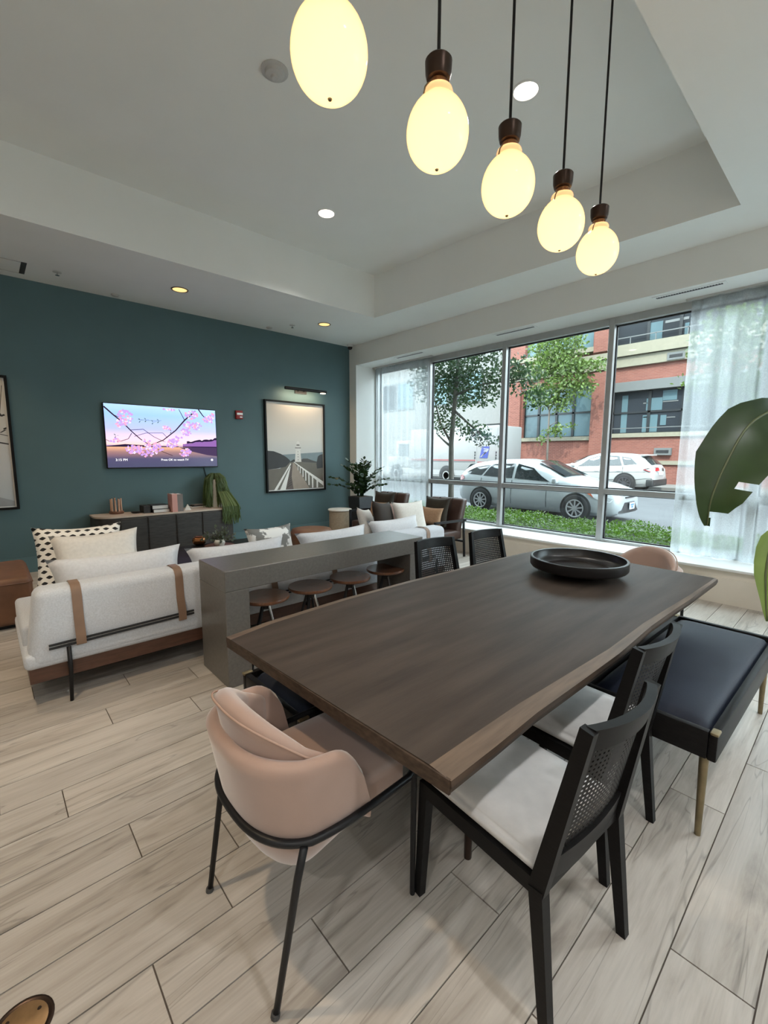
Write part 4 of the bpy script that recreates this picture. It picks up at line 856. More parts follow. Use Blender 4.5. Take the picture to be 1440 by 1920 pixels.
bl = MB().rbox(-.045, .045, -.10, .12, 0, .10, .004, 1).build('black_box', M['blackbook']); bl.location = (bx-.085, by+.15, KZ); tag(bl, 'small black box at the left of the book pile', 'box')
book(pb.x-.035, pb.x+.035, pb.y+.0, pb.y+.2, KZ, KZ+.255, M['pinkbook'], 'pink book standing upright on the credenza', upright=True)
vs_, fs_ = None, None
book(pb.x+.037, pb.x+.115, pb.y+.01, pb.y+.2, KZ, KZ+.25, M['greybook'], 'grey book standing upright beside the pink one', upright=True)
p = ktop(352, 956); tr_ = MB().add([(-.05, -.015, 0), (.05, -.015, 0), (0, -.015, .085), (-.05, .015, 0), (.05, .015, 0), (0, .015, .085)], [(0, 1, 2), (3, 5, 4), (0, 3, 4, 1), (1, 4, 5, 2), (2, 5, 3, 0)]).build('triangle_ornament', M['ceramic']); tr_.location = (p.x, p.y, KZ); tag(tr_, 'small white triangular ornament beside the grey book', 'ornament')
p = ktop(374, 951)
for k, (c, lb) in enumerate(((M['paper'], 'pale magazine at the bottom of the small stack'), (M['blackbook'], 'dark magazine in the middle of the small stack'), (M['greybook'], 'grey magazine on top of the small stack beside the trailing plant'))):
    o = MB().rbox(-.12+.008*k, .12, -.08, .09, 0, .014, .002, 1).build('magazine', c); o.location = (p.x+.01*k, p.y+.09, KZ+.0142*k); o.rotation_euler = (0, 0, R(-3+4*k)); tag(o, lb, 'magazine', 'magazines on the credenza')
# trailing grass plant in a tall white vase
p = ktop(410, 951); vx, vy = p.x, p.y+.10
t = thing('trailing_plant', 'green trailing grass plant spilling over a tall white vase', 'plant', (vx, vy, KZ))
MB().lathe([(0, 0), (.085, 0), (.09, .01), (.055, .42), (.05, .43), (.045, .42), (.07, .02), (0, .02)], n=24).build('vase', M['ceramic'], t, smooth=40)
rnd = random.Random(11); g = MB()
def strand(pts, w=.0042):
    vv = []
    for k, q in enumerate(pts):
        q = Vector(q); sd = Vector((rnd.uniform(-1, 1), rnd.uniform(-.3, .3), 0)).normalized() if k == 0 else sd; vv += [q-sd*w, q+sd*w]
    g.add(vv, [(2*j, 2*j+1, 2*j+3, 2*j+2) for j in range(len(pts)-1)])
for i in range(620):
    a = rnd.uniform(0, 6.283)
    if abs((a-4.25+3.14) % 6.283-3.14) < .26: continue
    cx_, sx_ = math.cos(a), math.sin(a); r1 = rnd.uniform(.07, .15); top_ = .43+rnd.uniform(.0, .10); zl = rnd.uniform(.01, .22); n_ = 8; pts = [(.02*cx_, .02*sx_, .40), (r1*.55*cx_, r1*.55*sx_, top_)]
    for k in range(1, n_+1):
        q = k/n_; z = top_-.02+(zl-top_)*q; fl = 1+.35*q+(.25*q if cx_ > 0 else 0); pts.append((r1*fl*cx_+rnd.uniform(-.006, .006), max(-.145, min(r1*fl*sx_, .11))+rnd.uniform(-.006, .006), z))
    strand(pts)
for i in range(260):                          # the strands that spill over the front edge
    x = rnd.uniform(-.02, .24); fy = KY0-vy-rnd.uniform(.012, .05); zl = -rnd.uniform(.05, .26)+.10*abs(x-.12)
    pts = [(x*.3, -.04, .34), (x*.7, fy*.55, .22), (x*.9, fy*.85, .10), (x, fy, .03), (x+rnd.uniform(-.02, .02), fy-.012, zl*.5), (x+rnd.uniform(-.03, .03), fy-.006, zl)]
    strand(pts)
tag(g.build('grass', M['grassleaf'], t), kind='stuff')

# ================================================================== LOUNGE FURNITURE BEYOND THE SOFA
ct = thing('coffee_table', 'low dark square coffee table in front of the sofa', 'coffee table', (1.87, 4.98, 0))
MB().rbox(-.75, .78, -.48, .50, .34, .40, .006, 2).build('top', M['blackwood'], ct, smooth=40)
for sx in (-1, 1):
    for sy in (-1, 1): MB().rbox(sx*.66-.05, sx*.66+.05, sy*.40-.05, sy*.40+.05, 0, .34, .004, 1).build('leg', M['blackwood'], ct)
p = onz(374, 1022, .40); t = thing('copper_pot', 'small round copper pot on the coffee table', 'pot', (p.x, p.y, .40))
MB().lathe([(0, 0), (.045, 0), (.075, .03), (.082, .06), (.07, .095), (.05, .105), (.05, .10), (.066, .09), (.074, .06), (.06, .03), (0, .01)], n=24).build('vessel', M['copper'], t, smooth=True); MB().lathe([(.048, .103), (.055, .107), (.048, .112)], n=24).build('rim', M['copper'], t, smooth=True)
p = onz(412, 1025, .40); t = thing('eucalyptus_arrangement', 'grey-green eucalyptus arrangement on a wooden tray', 'flowers', (p.x, p.y, .40))
MB().lathe([(0, 0), (.15, 0), (.17, .018), (.16, .018), (.14, .008), (0, .008)], n=28).build('tray', M['woodbase'], t, smooth=40)
MB().lathe([(0, .008), (.05, .008), (.065, .05), (.05, .09), (.045, .085), (.055, .05), (0, .02)], n=20).build('vase', M['ceramic'], t, smooth=True)
g = MB(); sm = MB()
for i in range(26):
    a = rnd.uniform(0, 6.283); e = rnd.uniform(.25, 1.4); L = rnd.uniform(.12, .22); d = Vector((math.cos(a)*math.cos(e), math.sin(a)*math.cos(e), math.sin(e)))
    b0_ = Vector((0, 0, .07)); tip = b0_+d*L-Vector((0, 0, .05*math.cos(e))); sm.tube([b0_, b0_+d*L*.5, tip], .0022, 4)
    for k in range(6):
        q = b0_.lerp(tip, .3+.14*k); nrm = Vector((rnd.uniform(-1, 1), rnd.uniform(-1, 1), rnd.uniform(-.2, 1))).normalized(); u = nrm.orthogonal().normalized(); v = nrm.cross(u); r = rnd.uniform(.012, .02); q = q+u*r
        g.add([q+u*r*math.cos(6.283*j/7)+v*r*math.sin(6.283*j/7)+nrm*.003*(j % 2) for j in range(7)], [tuple(range(7))])
tag(g.build('leaves', M['eucal'], t), kind='stuff'); sm.build('stems', M['bark'], t)
# leather ottomans
p = onz(590, 990, .42)
ot = thing('round_ottoman', 'round cognac leather ottoman by the far wall', 'ottoman', (3.62, 5.62, 0))
MB().lathe([(0, .03), (.27, .03), (.31, .06), (.32, .2), (.315, .34), (.29, .385), (.2, .40), (0, .405)], n=36).build('body', M['leather'], ot, smooth=True); MB().lathe([(.316, .325), (.322, .335), (.312, .345)], n=36).build('seam', M['leather'], ot, smooth=True); MB().lathe([(0, 0), (.26, 0), (.26, .03), (0, .03)], n=28).build('base', M['black'], ot)
ot = thing('leather_ottoman', 'square cognac leather ottoman at the left edge behind the sofa', 'ottoman', (-.10, 5.32, 0))
MB().rbox(-.42, .34, -.50, .42, .03, .44, .05, 4).build('body', M['leather'], ot, smooth=True); MB().box(-.36, .28, -.44, .36, 0, .04).build('base', M['black'], ot)
sm = MB().tube([(-.40, -.50, .395), (.32, -.50, .395)], .005, 6).tube([(.34, -.48, .395), (.34, .40, .395)], .005, 6).tube([(.318, -.478, .05), (.318, -.478, .40)], .005, 6); sm.build('seam', M['leather'], ot, smooth=True)
# plaster drum side table with marble top
sd = thing('drum_side_table', 'beige plaster drum side table with a white marble top beside the armchair', 'side table', (4.60, 6.22, 0))
MB().lathe([(0, 0), (.19, 0), (.19, .53), (0, .53)], n=36).build('drum', M['stonecol'], sd, smooth=40); MB().lathe([(0, .53), (.205, .53), (.21, .535), (.21, .55), (.205, .555), (0, .555)], n=36).build('top', M['marble'], sd, smooth=40)
# armchairs
def armchair(label):
    """local: front towards -x"""
    t = thing('leather_armchair', label, 'armchair', group='espresso leather armchairs by the window')
    for s in (-1, 1):
        m = MB(); y = s*.34
        m.beam((-.36, y, 0), (-.36, y, .58), .035, .02, side=(1, 0, 0)).beam((-.377, y, .57), (.36, y, .55), .02, .035, side=(0, 1, 0)).beam((.30, y, .56), (.34, y, 0), .035, .02, side=(1, 0, 0)); m.build('arm_frame', M['black'], t)
    MB().beam((-.35, -.34, .27), (-.35, .34, .27), .03, .03).build('front_bar', M['black'], t); MB().beam((.30, -.34, .24), (.30, .34, .24), .03, .03).build('rear_bar', M['black'], t)
    MB().rbox(-.36, .30, -.315, .315, .27, .41, .03, 3).build('seat_cushion', M['darkleather'], t, smooth=True)
    def bl(co): return Vector((co.x+.32*(co.z-.38), co.y, co.z))
    MB().rbox(.16, .29, -.315, .315, .37, .86, .035, 3, fn=bl).build('back_cushion', M['darkleather'], t, smooth=True)
    for y in (-.12, .12): MB().rbox(.156, .294, y-.004, y+.004, .36, .864, .003, 1, fn=bl).build('channel_seam', M['black'], t)
    return t
a1 = armchair('espresso leather armchair in the corner beside the drum side table'); a1.location = (4.90, 5.50, 0); a1.rotation_euler = (0, 0, R(4))
a2 = dup(a1, (4.86, 4.28, 0), R(2), 'espresso leather armchair nearer the camera, its back against the window')
pillow('throw_pillow', .46, .46, .13, M['greyvelvet'], (5.00, 5.52, .66), (R(76), 0, R(-84)), 'dark olive pillow on the corner armchair', group='armchair pillows')
pillow('throw_pillow', .40, .28, .11, M['tan'], (4.90, 5.53, .58), (R(74), 0, R(-84)), 'tan lumbar pillow on the corner armchair', group='armchair pillows')
pillow('throw_pillow', .46, .46, .13, M['greyvelvet'], (4.96, 4.30, .66), (R(76), 0, R(-86)), 'dark olive pillow on the armchair nearer the camera', group='armchair pillows')
pillow('throw_pillow', .40, .28, .11, M['tan'], (4.86, 4.31, .60), (R(74), 0, R(-86)), 'tan lumbar pillow on the armchair nearer the camera', group='armchair pillows')
# planter with a glossy dark plant
pl_t = thing('potted_plant', 'glossy dark green plant in a tall square charcoal planter in the corner', 'plant', (5.27, 6.46, 0))
def tp(co): k = .80+.20*co.z/.72; return Vector((co.x*k, co.y*k, co.z))
MB().rbox(-.17, .17, -.17, .17, 0, .72, .006, 1, fn=tp).build('planter', M['planter'], pl_t); MB().box(-.15, .15, -.15, .15, .715, .725).build('soil', M['soil'], pl_t)
rnd = random.Random(21)
def zz(rx, ry, tip, h):
    """one arching frond with paired leaflets"""
    fr = MB(); b0_ = Vector((rx, ry, .72)); pts = []
    for i in range(12): q = i/11; pts.append(b0_+Vector((tip[0]*q**1.5, tip[1]*q**1.5, h*math.sin(q*1.35)/math.sin(1.35))))
    fr.tube(pts, [.008*(1-.7*i/11) for i in range(12)], 5)
    for i in range(2, 12):
        d = (pts[i]-pts[i-1]).normalized(); side = d.cross(Vector((0, 0, 1))); side = side.normalized() if side.length > .05 else Vector((1, 0, 0)); nrm = side.cross(d)
        for s in ((-1, 1) if i < 11 else (0,)):
            L = .095*(1.1-.5*abs(i/11-.5)); ax = (side*s*.95+d*.6+nrm*(.25*math.sin(i*1.7+s))).normalized(); n2 = Matrix.Rotation(rnd.uniform(-1.2, 1.2), 3, ax) @ nrm; wv = ax.cross(n2).normalized()*.026; q = pts[i]
            if wv.length < .01: continue
            fr.add([q, q+ax*L*.25+wv*.75, q+ax*L*.55+wv, q+ax*L*.82+wv*.6, q+ax*L, q+ax*L*.82-wv*.6, q+ax*L*.55-wv, q+ax*L*.25-wv*.75], [(0, 1, 2, 3, 4), (0, 4, 5, 6, 7)])
    return fr
rnd = random.Random(21)
spec = [(-.55, .0, .34), (-.32, .12, .52), (.10, .05, .62), (.28, -.16, .48), (.34, -.28, .30), (.02, -.22, .52), (-.18, -.25, .40), (.20, .10, .56), (-.10, .12, .60), (.30, -.05, .40), (-.40, -.15, .24), (.16, -.32, .20), (-.04, -.08, .50), (.12, -.12, .58), (-.5, .12, .22), (-.25, .05, .46), (.22, -.2, .42), (.05, .1, .52), (-.15, -.1, .55), (.28, .05, .52), (.0, -.3, .34), (.3, -.22, .2)]
for a, b, h in spec: zz(rnd.uniform(-.06, .06), rnd.uniform(-.06, .06), (a*1.1, min(b*1.1, .25)), h*1.12).build('frond', M['zzleaf'], pl_t, smooth=True)

# large-leaved plant at the right edge (its pot stands outside the picture)
PD = Vector((4.72, .02, 0))
bp_ = thing('banana_plant', 'tall plant with large torn banana-like leaves at the right edge', 'plant', PD)
MB().lathe([(0, 0), (.17, 0), (.21, .34), (.22, .36), (.20, .36), (.19, .33), (0, .32)], n=28).build('pot', M['planter'], bp_, smooth=40)
def big_leaf(mid, wl, wr, m, name='leaf', fold=.35, notch=(), up=None, curl=0.):
    """mid: list of midrib points (world); wl, wr: half widths left and right of the rib at each point"""
    fr = MB(); n = len(mid); rows = []
    for i, q in enumerate(mid):
        d = (mid[min(i+1, n-1)]-mid[max(i-1, 0)]).normalized(); view = (q-CAM).normalized(); side = d.cross(up if up is not None else view).normalized(); nrm = side.cross(d).normalized(); row = []
        for k in range(-4, 5):
            s = k/4; w = (wl[i] if s < 0 else wr[i])*abs(s); rip = .008*math.sin(i*2.3+k*1.1)
            row.append(q+side*(w if s > 0 else -w)*math.cos(fold*abs(s)+curl*s*s)+nrm*(-w*math.sin(fold*abs(s)+curl*s*s)+rip*abs(s))-PD)
        rows.append(row)
    W = 9; vs_ = [p for r in rows for p in r]; fs_ = []
    for i in range(n-1):
        for k in range(W-1):
            if (i, k) in notch: continue
            fs_.append((i*W+k, i*W+k+1, (i+1)*W+k+1, (i+1)*W+k))
    fr.add(vs_, fs_); lf = fr.build(name, m, bp_, smooth=True)
    MB().tube([q-PD for q in mid], [.011*(1-.75*i/(n-1))+.002 for i in range(n)], 6).build('midrib', M['midrib'], lf, smooth=True)
    return lf
def D(px, py, depth): return CAM+ray(px, py)*depth
def interp(ctrl, n):
    out = []
    for i in range(n):
        q = i/(n-1)*(len(ctrl)-1); k = min(int(q), len(ctrl)-2); f = q-k; p = [ctrl[max(k-1, 0)], ctrl[k], ctrl[k+1], ctrl[min(k+2, len(ctrl)-1)]]
        out.append(.5*((2*p[1])+(p[2]-p[0])*f+(2*p[0]-5*p[1]+4*p[2]-p[3])*f*f+(3*p[1]-p[0]-3*p[2]+p[3])*f**3) if not isinstance(p[0], (int, float)) else p[1]+(p[2]-p[1])*f)
    return out
dl = 3.35; sc_ = dl/FPX; NL = 26
mid = interp([D(1520, 752, dl+.1), D(1462, 764, dl), D(1405, 797, dl-.05), D(1362, 868, dl-.08), D(1334, 935, dl-.08), D(1326, 986, dl-.05)], NL)
wl_ = interp([4., 18., 46., 52., 25., 5.], NL); wr_ = interp([34., 56., 70., 66., 46., 3.], NL)
tear = next(i for i in range(NL) if i/(NL-1)*5 >= 3.38); endr = next(i for i in range(NL) if i/(NL-1)*5 >= 4.25)
for i in range(endr+1, NL): wr_[i] = 4.
nt_ = [(tear, k) for k in (6, 7)]+[(endr, k) for k in range(4, 8)]+[(8, 7)]
big_leaf(mid, [w*sc_ for w in wl_], [w*sc_ for w in wr_], M['bananaleaf'], notch=set(nt_), fold=.22)
MB().tube([q-PD for q in interp([Vector((4.72, .02, .33)), Vector((4.76, -.06, 1.0)), Vector((4.80, -.02, 1.62)), mid[2], mid[4]], 14)], .013, 7).build('stalk', M['midrib'], bp_, smooth=True)
mid = interp([Vector((4.70, .05, .95)), D(1470, 1000, 3.5), D(1447, 1020, 3.5), D(1436, 1070, 3.48), D(1436, 1120, 3.46), D(1438, 1165, 3.45)], 12)
big_leaf(mid, [w*sc_ for w in interp([4., 14., 22., 20., 10., 2.], 12)], [w*sc_ for w in interp([4., 14., 20., 15., 8., 2.], 12)], M['limeleaf'], fold=.3)
for (tx, ty, tz) in ((5.1, -.55, 1.9), (4.35, -.5, 1.55)):
    mid = interp([Vector((4.72, .0, .6)), Vector((4.72+(tx-4.72)*.4, ty*.4, tz*.85)), Vector((tx, ty, tz)), Vector((tx+(tx-4.72)*.5, ty-.2, tz-.25))], 10)
    big_leaf(mid, [w*.01 for w in interp([1., 9., 14., 2.], 10)], [w*.01 for w in interp([1., 9., 14., 2.], 10)], M['bananaleaf'], up=Vector((0, 0, 1)), fold=.2)
MB().tube([(0, 0, .33), (.0, .0, .65), (-.02, .02, .95)], [.03, .022, .012], 8).build('stem', M['midrib'], bp_, smooth=True)

# ================================================================== THE STREET OUTSIDE
ZR = -.10
struct(MB().box(6.28, 10.0, -30, 60, -.4, -.03).build('sidewalk', M['walk']))
struct(MB().box(6.3, 8.35, -20, 40, -.03, .02).build('planting_bed', M['soil']))
struct(MB().box(10.0, 23.2, -40, 80, -.4, ZR).build('road', M['asphalt']))
struct(MB().box(23.2, 26, -40, 80, -.4, .05).build('sidewalk', M['walk']))
rnd = random.Random(5)
def leaves(mb, pts, size, rn, flat=.0):
    for q in pts:
        nrm = Vector((rn.gauss(0, 1), rn.gauss(0, 1), rn.gauss(0, 1)+flat)).normalized(); u = nrm.orthogonal().normalized(); a = rn.uniform(0, 6.283); v = nrm.cross(u); u, v = u*math.cos(a)+v*math.sin(a), v*math.cos(a)-u*math.sin(a)
        s = size*rn.uniform(.7, 1.3); q = Vector(q); mb.add([q, q+u*s*.5+v*s*.28, q+u*s, q+u*s*.5-v*s*.28], [(0, 1, 2, 3)])
hd = thing('hedge', 'low clipped green hedge running along the window outside', 'hedge', (7.4, 3, 0)); hx0, hx1, hz = 6.78, 8.15, .32
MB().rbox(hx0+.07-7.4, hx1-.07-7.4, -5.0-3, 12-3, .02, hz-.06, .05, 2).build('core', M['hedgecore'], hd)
g = MB(); pts = []
for i in range(36000):
    y = rnd.uniform(-1, 9) if i < 33000 else rnd.uniform(-5, 12); top_ = rnd.random() < .6
    bump = .05*math.sin(y*3.1)+.03*math.sin(y*7.7+1)
    if top_: x = rnd.uniform(hx0, hx1); z = hz+bump*.6+rnd.uniform(-.07, .05)+.03*math.sin(x*9)
    else: x = hx0+rnd.uniform(-.04, .06); z = rnd.uniform(.03, hz+bump*.6)
    pts.append((x-7.4, y-3, z))
leaves(g, pts, .047, rnd, .6); tag(g.build('leaves', M['hedgeleaf'], hd), kind='stuff')

def tree(name, base, trunk, blobs, nleaf, size, lm, label, seed, rtr=.06, branches=()):
    rn = random.Random(seed); base = Vector(base); t = thing(name, label, 'tree', base, group='street trees'); n = len(trunk)
    MB().tube([Vector(p) for p in trunk], [rtr*(1-.55*i/(n-1)) for i in range(n)], 8).build('trunk', M['bark'], t, smooth=True)
    for br in branches: MB().tube([Vector(p) for p in br], [rtr*.42*(1-.6*i/(len(br)-1)) for i in range(len(br))], 6).build('branch', M['bark'], t, smooth=True)
    g = MB(); tot = sum(b[3]*b[4]*b[5] for b in blobs); pts = []
    for cx, cy, cz, rx, ry, rz in blobs:
        k = int(nleaf*rx*ry*rz/tot)
        for _ in range(k):
            d = Vector((rn.gauss(0, 1), rn.gauss(0, 1), rn.gauss(0, 1))).normalized()*(rn.random()**.42); pts.append((cx+d.x*rx, cy+d.y*ry, cz+d.z*rz))
    leaves(g, pts, size, rn); tag(g.build('foliage', lm, t), kind='stuff'); return t
def rel(px, py, X, base): v = onx(px, py, X)-Vector(base); return v
TXp = 8.75; b1 = onx(845, 950, TXp); b1 = Vector((TXp, b1.y, -.03))
def rb(px, py, rpx, rpy=None, depth=0.): 
    v = rel(px, py, TXp+depth, b1); dd = (Vector((TXp, b1.y, 1.5))-CAM).dot(FW); k = dd/FPX; return (v.x, v.y, v.z, rpx*k*.8, rpx*k, (rpy or rpx)*k)
tree('street_tree', b1, [(0, 0, 0), (0, .0, .8), rel(846, 830, TXp, b1), rel(852, 760, TXp, b1), rel(858, 690, TXp, b1), rel(862, 560, TXp, b1)],
     [rb(840, 720, 46, 50), rb(880, 690, 50, 34), rb(850, 650, 50, 40, .5), rb(905, 735, 40, 26), rb(835, 790, 34, 28), rb(885, 808, 34, 18), rb(915, 826, 28, 14), rb(940, 700, 36, 26), rb(985, 715, 34, 30, .3), rb(1010, 745, 26, 20, .3), rb(800, 700, 40, 60), rb(780, 650, 40, 50), rb(920, 640, 40, 30), rb(970, 690, 24, 24), rb(870, 745, 30, 24, .4), rb(830, 600, 60, 40, .4), rb(930, 590, 60, 40)],
     10500, .09, M['treeleaf'], 'leafy street tree just beyond the hedge outside the left pane', 2, .078,
     branches=([rel(846, 830, TXp, b1), rel(826, 795, TXp, b1), rel(815, 750, TXp-.2, b1)], [rel(846, 838, TXp, b1), rel(832, 826, TXp, b1), rel(818, 812, TXp, b1)], [rel(852, 770, TXp, b1), rel(885, 800, TXp, b1), rel(915, 825, TXp+.1, b1)], [rel(855, 740, TXp, b1), rel(905, 720, TXp, b1), rel(985, 710, TXp+.2, b1)]))
TX2 = 24.0; b2 = onx(1026, 870, TX2); b2 = Vector((TX2, b2.y, .05))
def rb2(px, py, rpx, rpy=None, depth=0.):
    v = rel(px, py, TX2+depth, b2); k = (Vector((TX2, b2.y, 1.5))-CAM).dot(FW)/FPX; return (v.x, v.y, v.z, min(1.1, rpx*k*.6), rpx*k, (rpy or rpx)*k)
tree('street_tree', b2, [(0, 0, 0), rel(1027, 830, TX2, b2), rel(1030, 770, TX2, b2), rel(1036, 720, TX2, b2)],
     [rb2(1050, 680, 50, 26), rb2(1015, 690, 36, 24), rb2(1085, 690, 34, 18), rb2(1120, 684, 26, 13), rb2(1060, 645, 40, 24), rb2(1020, 650, 34, 24), rb2(1055, 720, 44, 20), rb2(1020, 740, 40, 24), rb2(1090, 725, 28, 22), rb2(1045, 755, 34, 18), rb2(1040, 808, 24, 14), rb2(1015, 826, 16, 9), rb2(1070, 800, 14, 8), rb2(1060, 610, 40, 20)],
     5200, .20, M['treeleaf2'], 'slim pale green street tree in front of the brick building', 3, .07,
     branches=([rel(1030, 770, TX2, b2), rel(1020, 740, TX2, b2), rel(1005, 715, TX2, b2)], [rel(1030, 770, TX2, b2), rel(1045, 745, TX2, b2), rel(1062, 720, TX2, b2)], [rel(1028, 800, TX2, b2), rel(1045, 790, TX2, b2)]))
b3 = Vector((9.3, 1.2, -.03))
def rb3(px, py, rpx, rpy=None):
    v = rel(px, py, 9.3, b3); k = (Vector((9.3, 1.6, 2))-CAM).dot(FW)/FPX; return (v.x, v.y, v.z, rpx*k*.8, rpx*k, (rpy or rpx)*k)
tree('street_tree', b3, [(0, 0, 0), (0, .02, 1.2), (.02, .0, 2.4), (0, 0, 4.2)], [rb3(1345, 700, 50, 50), rb3(1300, 668, 22, 10), rb3(1275, 705, 12, 6), rb3(1285, 722, 16, 10), rb3(1262, 717, 10, 4), rb3(1380, 630, 70, 60), rb3(1420, 720, 60, 60), rb3(1290, 745, 10, 14), rb3(1310, 640, 20, 20)], 2600, .085, M['treeleaf2'], 'street tree mostly hidden behind the near sheer curtain', 4, .05)

# ---------------------------------------------------------------- brick building across the street
BX = 26.0; bb = thing('brick_building', 'red brick warehouse building with cream cornice across the street', 'building', (BX, 5, 0)); by0, by1 = -14., 16.98
def bpart(name, m, x0, x1, y0, y1, z0, z1, parent=None): return MB().box(x0-BX, x1-BX, y0-5, y1-5, z0, z1).build(name, m, parent or bb)
A0, A1, AZ0, AZ1 = 11.06, 15.38, 2.60, 5.60; B0, B1, BZ0, BZ1 = 3.0, 9.95, 2.70, 5.40; C0, C1, CZ0, CZ1 = 11.15, 15.6, 7.55, 9.3; E0, E1, EZ0, EZ1 = 2.8, 10.05, 7.35, 9.3
bpart('wall', M['brick'], BX, BX+.6, by0, by1, -.1, 2.35); bpart('wall', M['brick'], BX, BX+.6, A1, by1, 2.35, 9.6); bpart('wall', M['brick'], BX, BX+.6, 10.0, A0, 2.35, 6.15); bpart('wall', M['brick'], BX, BX+.6, by0, B0, 2.35, 9.6)
bpart('wall', M['brick'], BX, BX+.6, A0, A1, AZ1, 6.5); bpart('wall', M['brick'], BX, BX+.6, B0, 10.0, 5.42, 6.2); bpart('wall', M['brick'], BX, BX+.6, 10.05, C0, 7.0, 9.6); bpart('wall', M['brick'], BX, BX+.6, A0, A1, 9.3, 9.6); bpart('wall', M['brick'], BX, BX+.6, B0, 10.05, 9.3, 9.6)
bpart('wall', M['brick'], BX+.42, BX+.6, by0, by1, 0, 9.6); bpart('wall', M['brick'], BX, BX+.42, by0, by1, 2.35, 2.48); bpart('pilaster', M['brick'], BX-.18, BX, 10.15, 11.0, -.1, 6.1); bpart('pilaster', M['brick'], BX-.18, BX, 15.5, 16.6, -.1, 6.1); bpart('pilaster', M['brick'], BX-.18, BX, 10.3, 11.05, 7.2, 9.6)
bpart('sill_band', M['stone'], BX-.12, BX+.5, A0-.1, A1+.1, 2.38, 2.60); bpart('sill_band', M['stone'], BX-.12, BX+.5, B0-.1, B1+.05, 2.48, 2.70); bpart('water_table', M['stone'], BX-.10, BX, by0, 10.15, 1.05, 1.25)
bpart('cornice', M['stone'], BX-.30, BX+.5, by0, by1, 6.75, 7.05); bpart('cornice', M['stone'], BX-.16, BX+.5, by0, by1, 6.2, 6.72); bpart('cornice', M['stone'], BX-.22, BX+.5, by0, 10.1, 7.05, 7.35); bpart('cornice', M['stone'], BX-.14, BX+.5, A0-.1, by1, 7.3, 7.55)
bpart('lintel', M['lintel'], BX-.06, BX+.3, B0, B1+.05, 4.93, 5.42)
def bwindow(y0, y1, z0, z1, cols, rows, pane, dark=()):
    w = thing('window', None, None); w.parent = bb; w.location = (0, 0, 0)
    fr = MB(); fw = .07; xx0, xx1 = .22, .34
    ys = [y0+(y1-y0)*k for k in cols]; zs_ = [z0+(z1-z0)*k for k in rows]
    for y in ys: fr.box(xx0, xx1, max(y0, y-fw)-5, min(y1, y+fw)-5, z0, z1)
    for z in zs_: fr.box(xx0, xx1, y0-5, y1-5, max(z0, z-fw*.7), min(z1, z+fw*.7))
    fr.build('window_frame', M['winframe'], w)
    for i in range(len(ys)-1):
        for j in range(len(zs_)-1): MB().box(.28, .30, ys[i]-5+.03, ys[i+1]-5-.03, zs_[j]+.03, zs_[j+1]-.03).build('pane', M['darkpane'] if (i, j) in dark else pane, w)
    return w
bwindow(A0, A1, AZ0, AZ1, (0, .26, .5, .77, 1), (0, .47, 1), M['farglass'])
bwindow(B0, B1, BZ0, 4.93, (0, .18, .33, .52, .74, 1), (0, .5, 1), M['darkpane'])
def pane_patch(px0, px1, py0, py1, nm='window_blind', m=None):
    p, q = onx(px0, (py0+py1)/2, BX+.27), onx(px1, (py0+py1)/2, BX+.27); r_, s_ = onx((px0+px1)/2, py0, BX+.27), onx((px0+px1)/2, py1, BX+.27)
    bpart(nm, m or M['farglass'], BX+.262, BX+.275, q.y, p.y, s_.z, r_.z)
for r4 in ((1212, 1242, 746, 769), (1243, 1270, 731, 750), (1204, 1232, 778, 814), (1238, 1249, 778, 797), (1165, 1176, 742, 812), (1214, 1242, 604, 642), (1284, 1292, 605, 628)): pane_patch(*r4)
for r4 in ((1248, 1292, 597, 602), (1243, 1272, 751, 753), (1206, 1214, 755, 757), (1250, 1266, 781, 783), (1206, 1216, 781, 783)): pane_patch(*r4, nm='blind_edge', m=M['lintel'])
bwindow(C0, C1, CZ0, CZ1, (0, .26, .5, .76, 1), (0, 1), M['farglass'])
bwindow(E0, E1, EZ0, EZ1, (0, .2, .42, .58, .78, 1), (0, .8, 1), M['darkpane'])
bpart('guard_rail', M['lintel'], BX-.02, BX+.02, E0, E1, 7.72, 7.77); bpart('guard_rail', M['lintel'], BX-.02, BX+.02, B0, B1, 2.95, 2.99)
for y in (9.2, 8.0, 6.6, 5.2): bpart('rail_post', M['lintel'], BX-.02, BX+.02, y, y+.04, 7.35, 7.75)
for y, z in ((7.25, 1.72), (7.0, 6.42)):
    v = bpart('vent_grille', M['lintel'], BX-.20, BX-.0, y-.38, y+.38, z-.18, z+.18); MB().box(-.215, -.195, y-5-.28, y-5+.28, z-.07, z+.07).build('opening', M['gasket'], v)
for k in range(4): bpart('quoin', M['stone'], BX-.06, BX, 16.55, 16.98, 6.9+k*.62, 7.2+k*.62)
# pale building further along
wb = thing('pale_building', 'pale concrete building behind the street tree and the postal truck', 'building', (27.0, 30, 0))
def wpart(name, m, x0, x1, y0, y1, z0, z1): return MB().box(x0-27, x1-27, y0-30, y1-30, z0, z1).build(name, m, wb)
wpart('wall', M['facade'], 27.0, 28, 17.0, 60, -.1, 9.4); wpart('canopy', M['lintel'], 26.6, 27, 17.05, 26, 2.9, 3.6); wpart('pilaster', M['facade'], 26.8, 27, 17.2, 18.8, 3.7, 9.4)
for y0, y1 in ((19.2, 24.0), (26, 32), (34, 40), (42, 50)):
    for z0, z1 in ((5.3, 7.6),):
        w = wpart('window_frame', M['lintel'], 26.93, 27.02, y0, y1, z0, z1); 
        for k in range(3): MB().box(26.91-27, 26.94-27, y0+(y1-y0)*(k+.05)/3-30, y0+(y1-y0)*(k+.95)/3-30, z0+.12, z1-.12).build('pane', M['farglass'] if k != 1 else M['darkpane'], w)

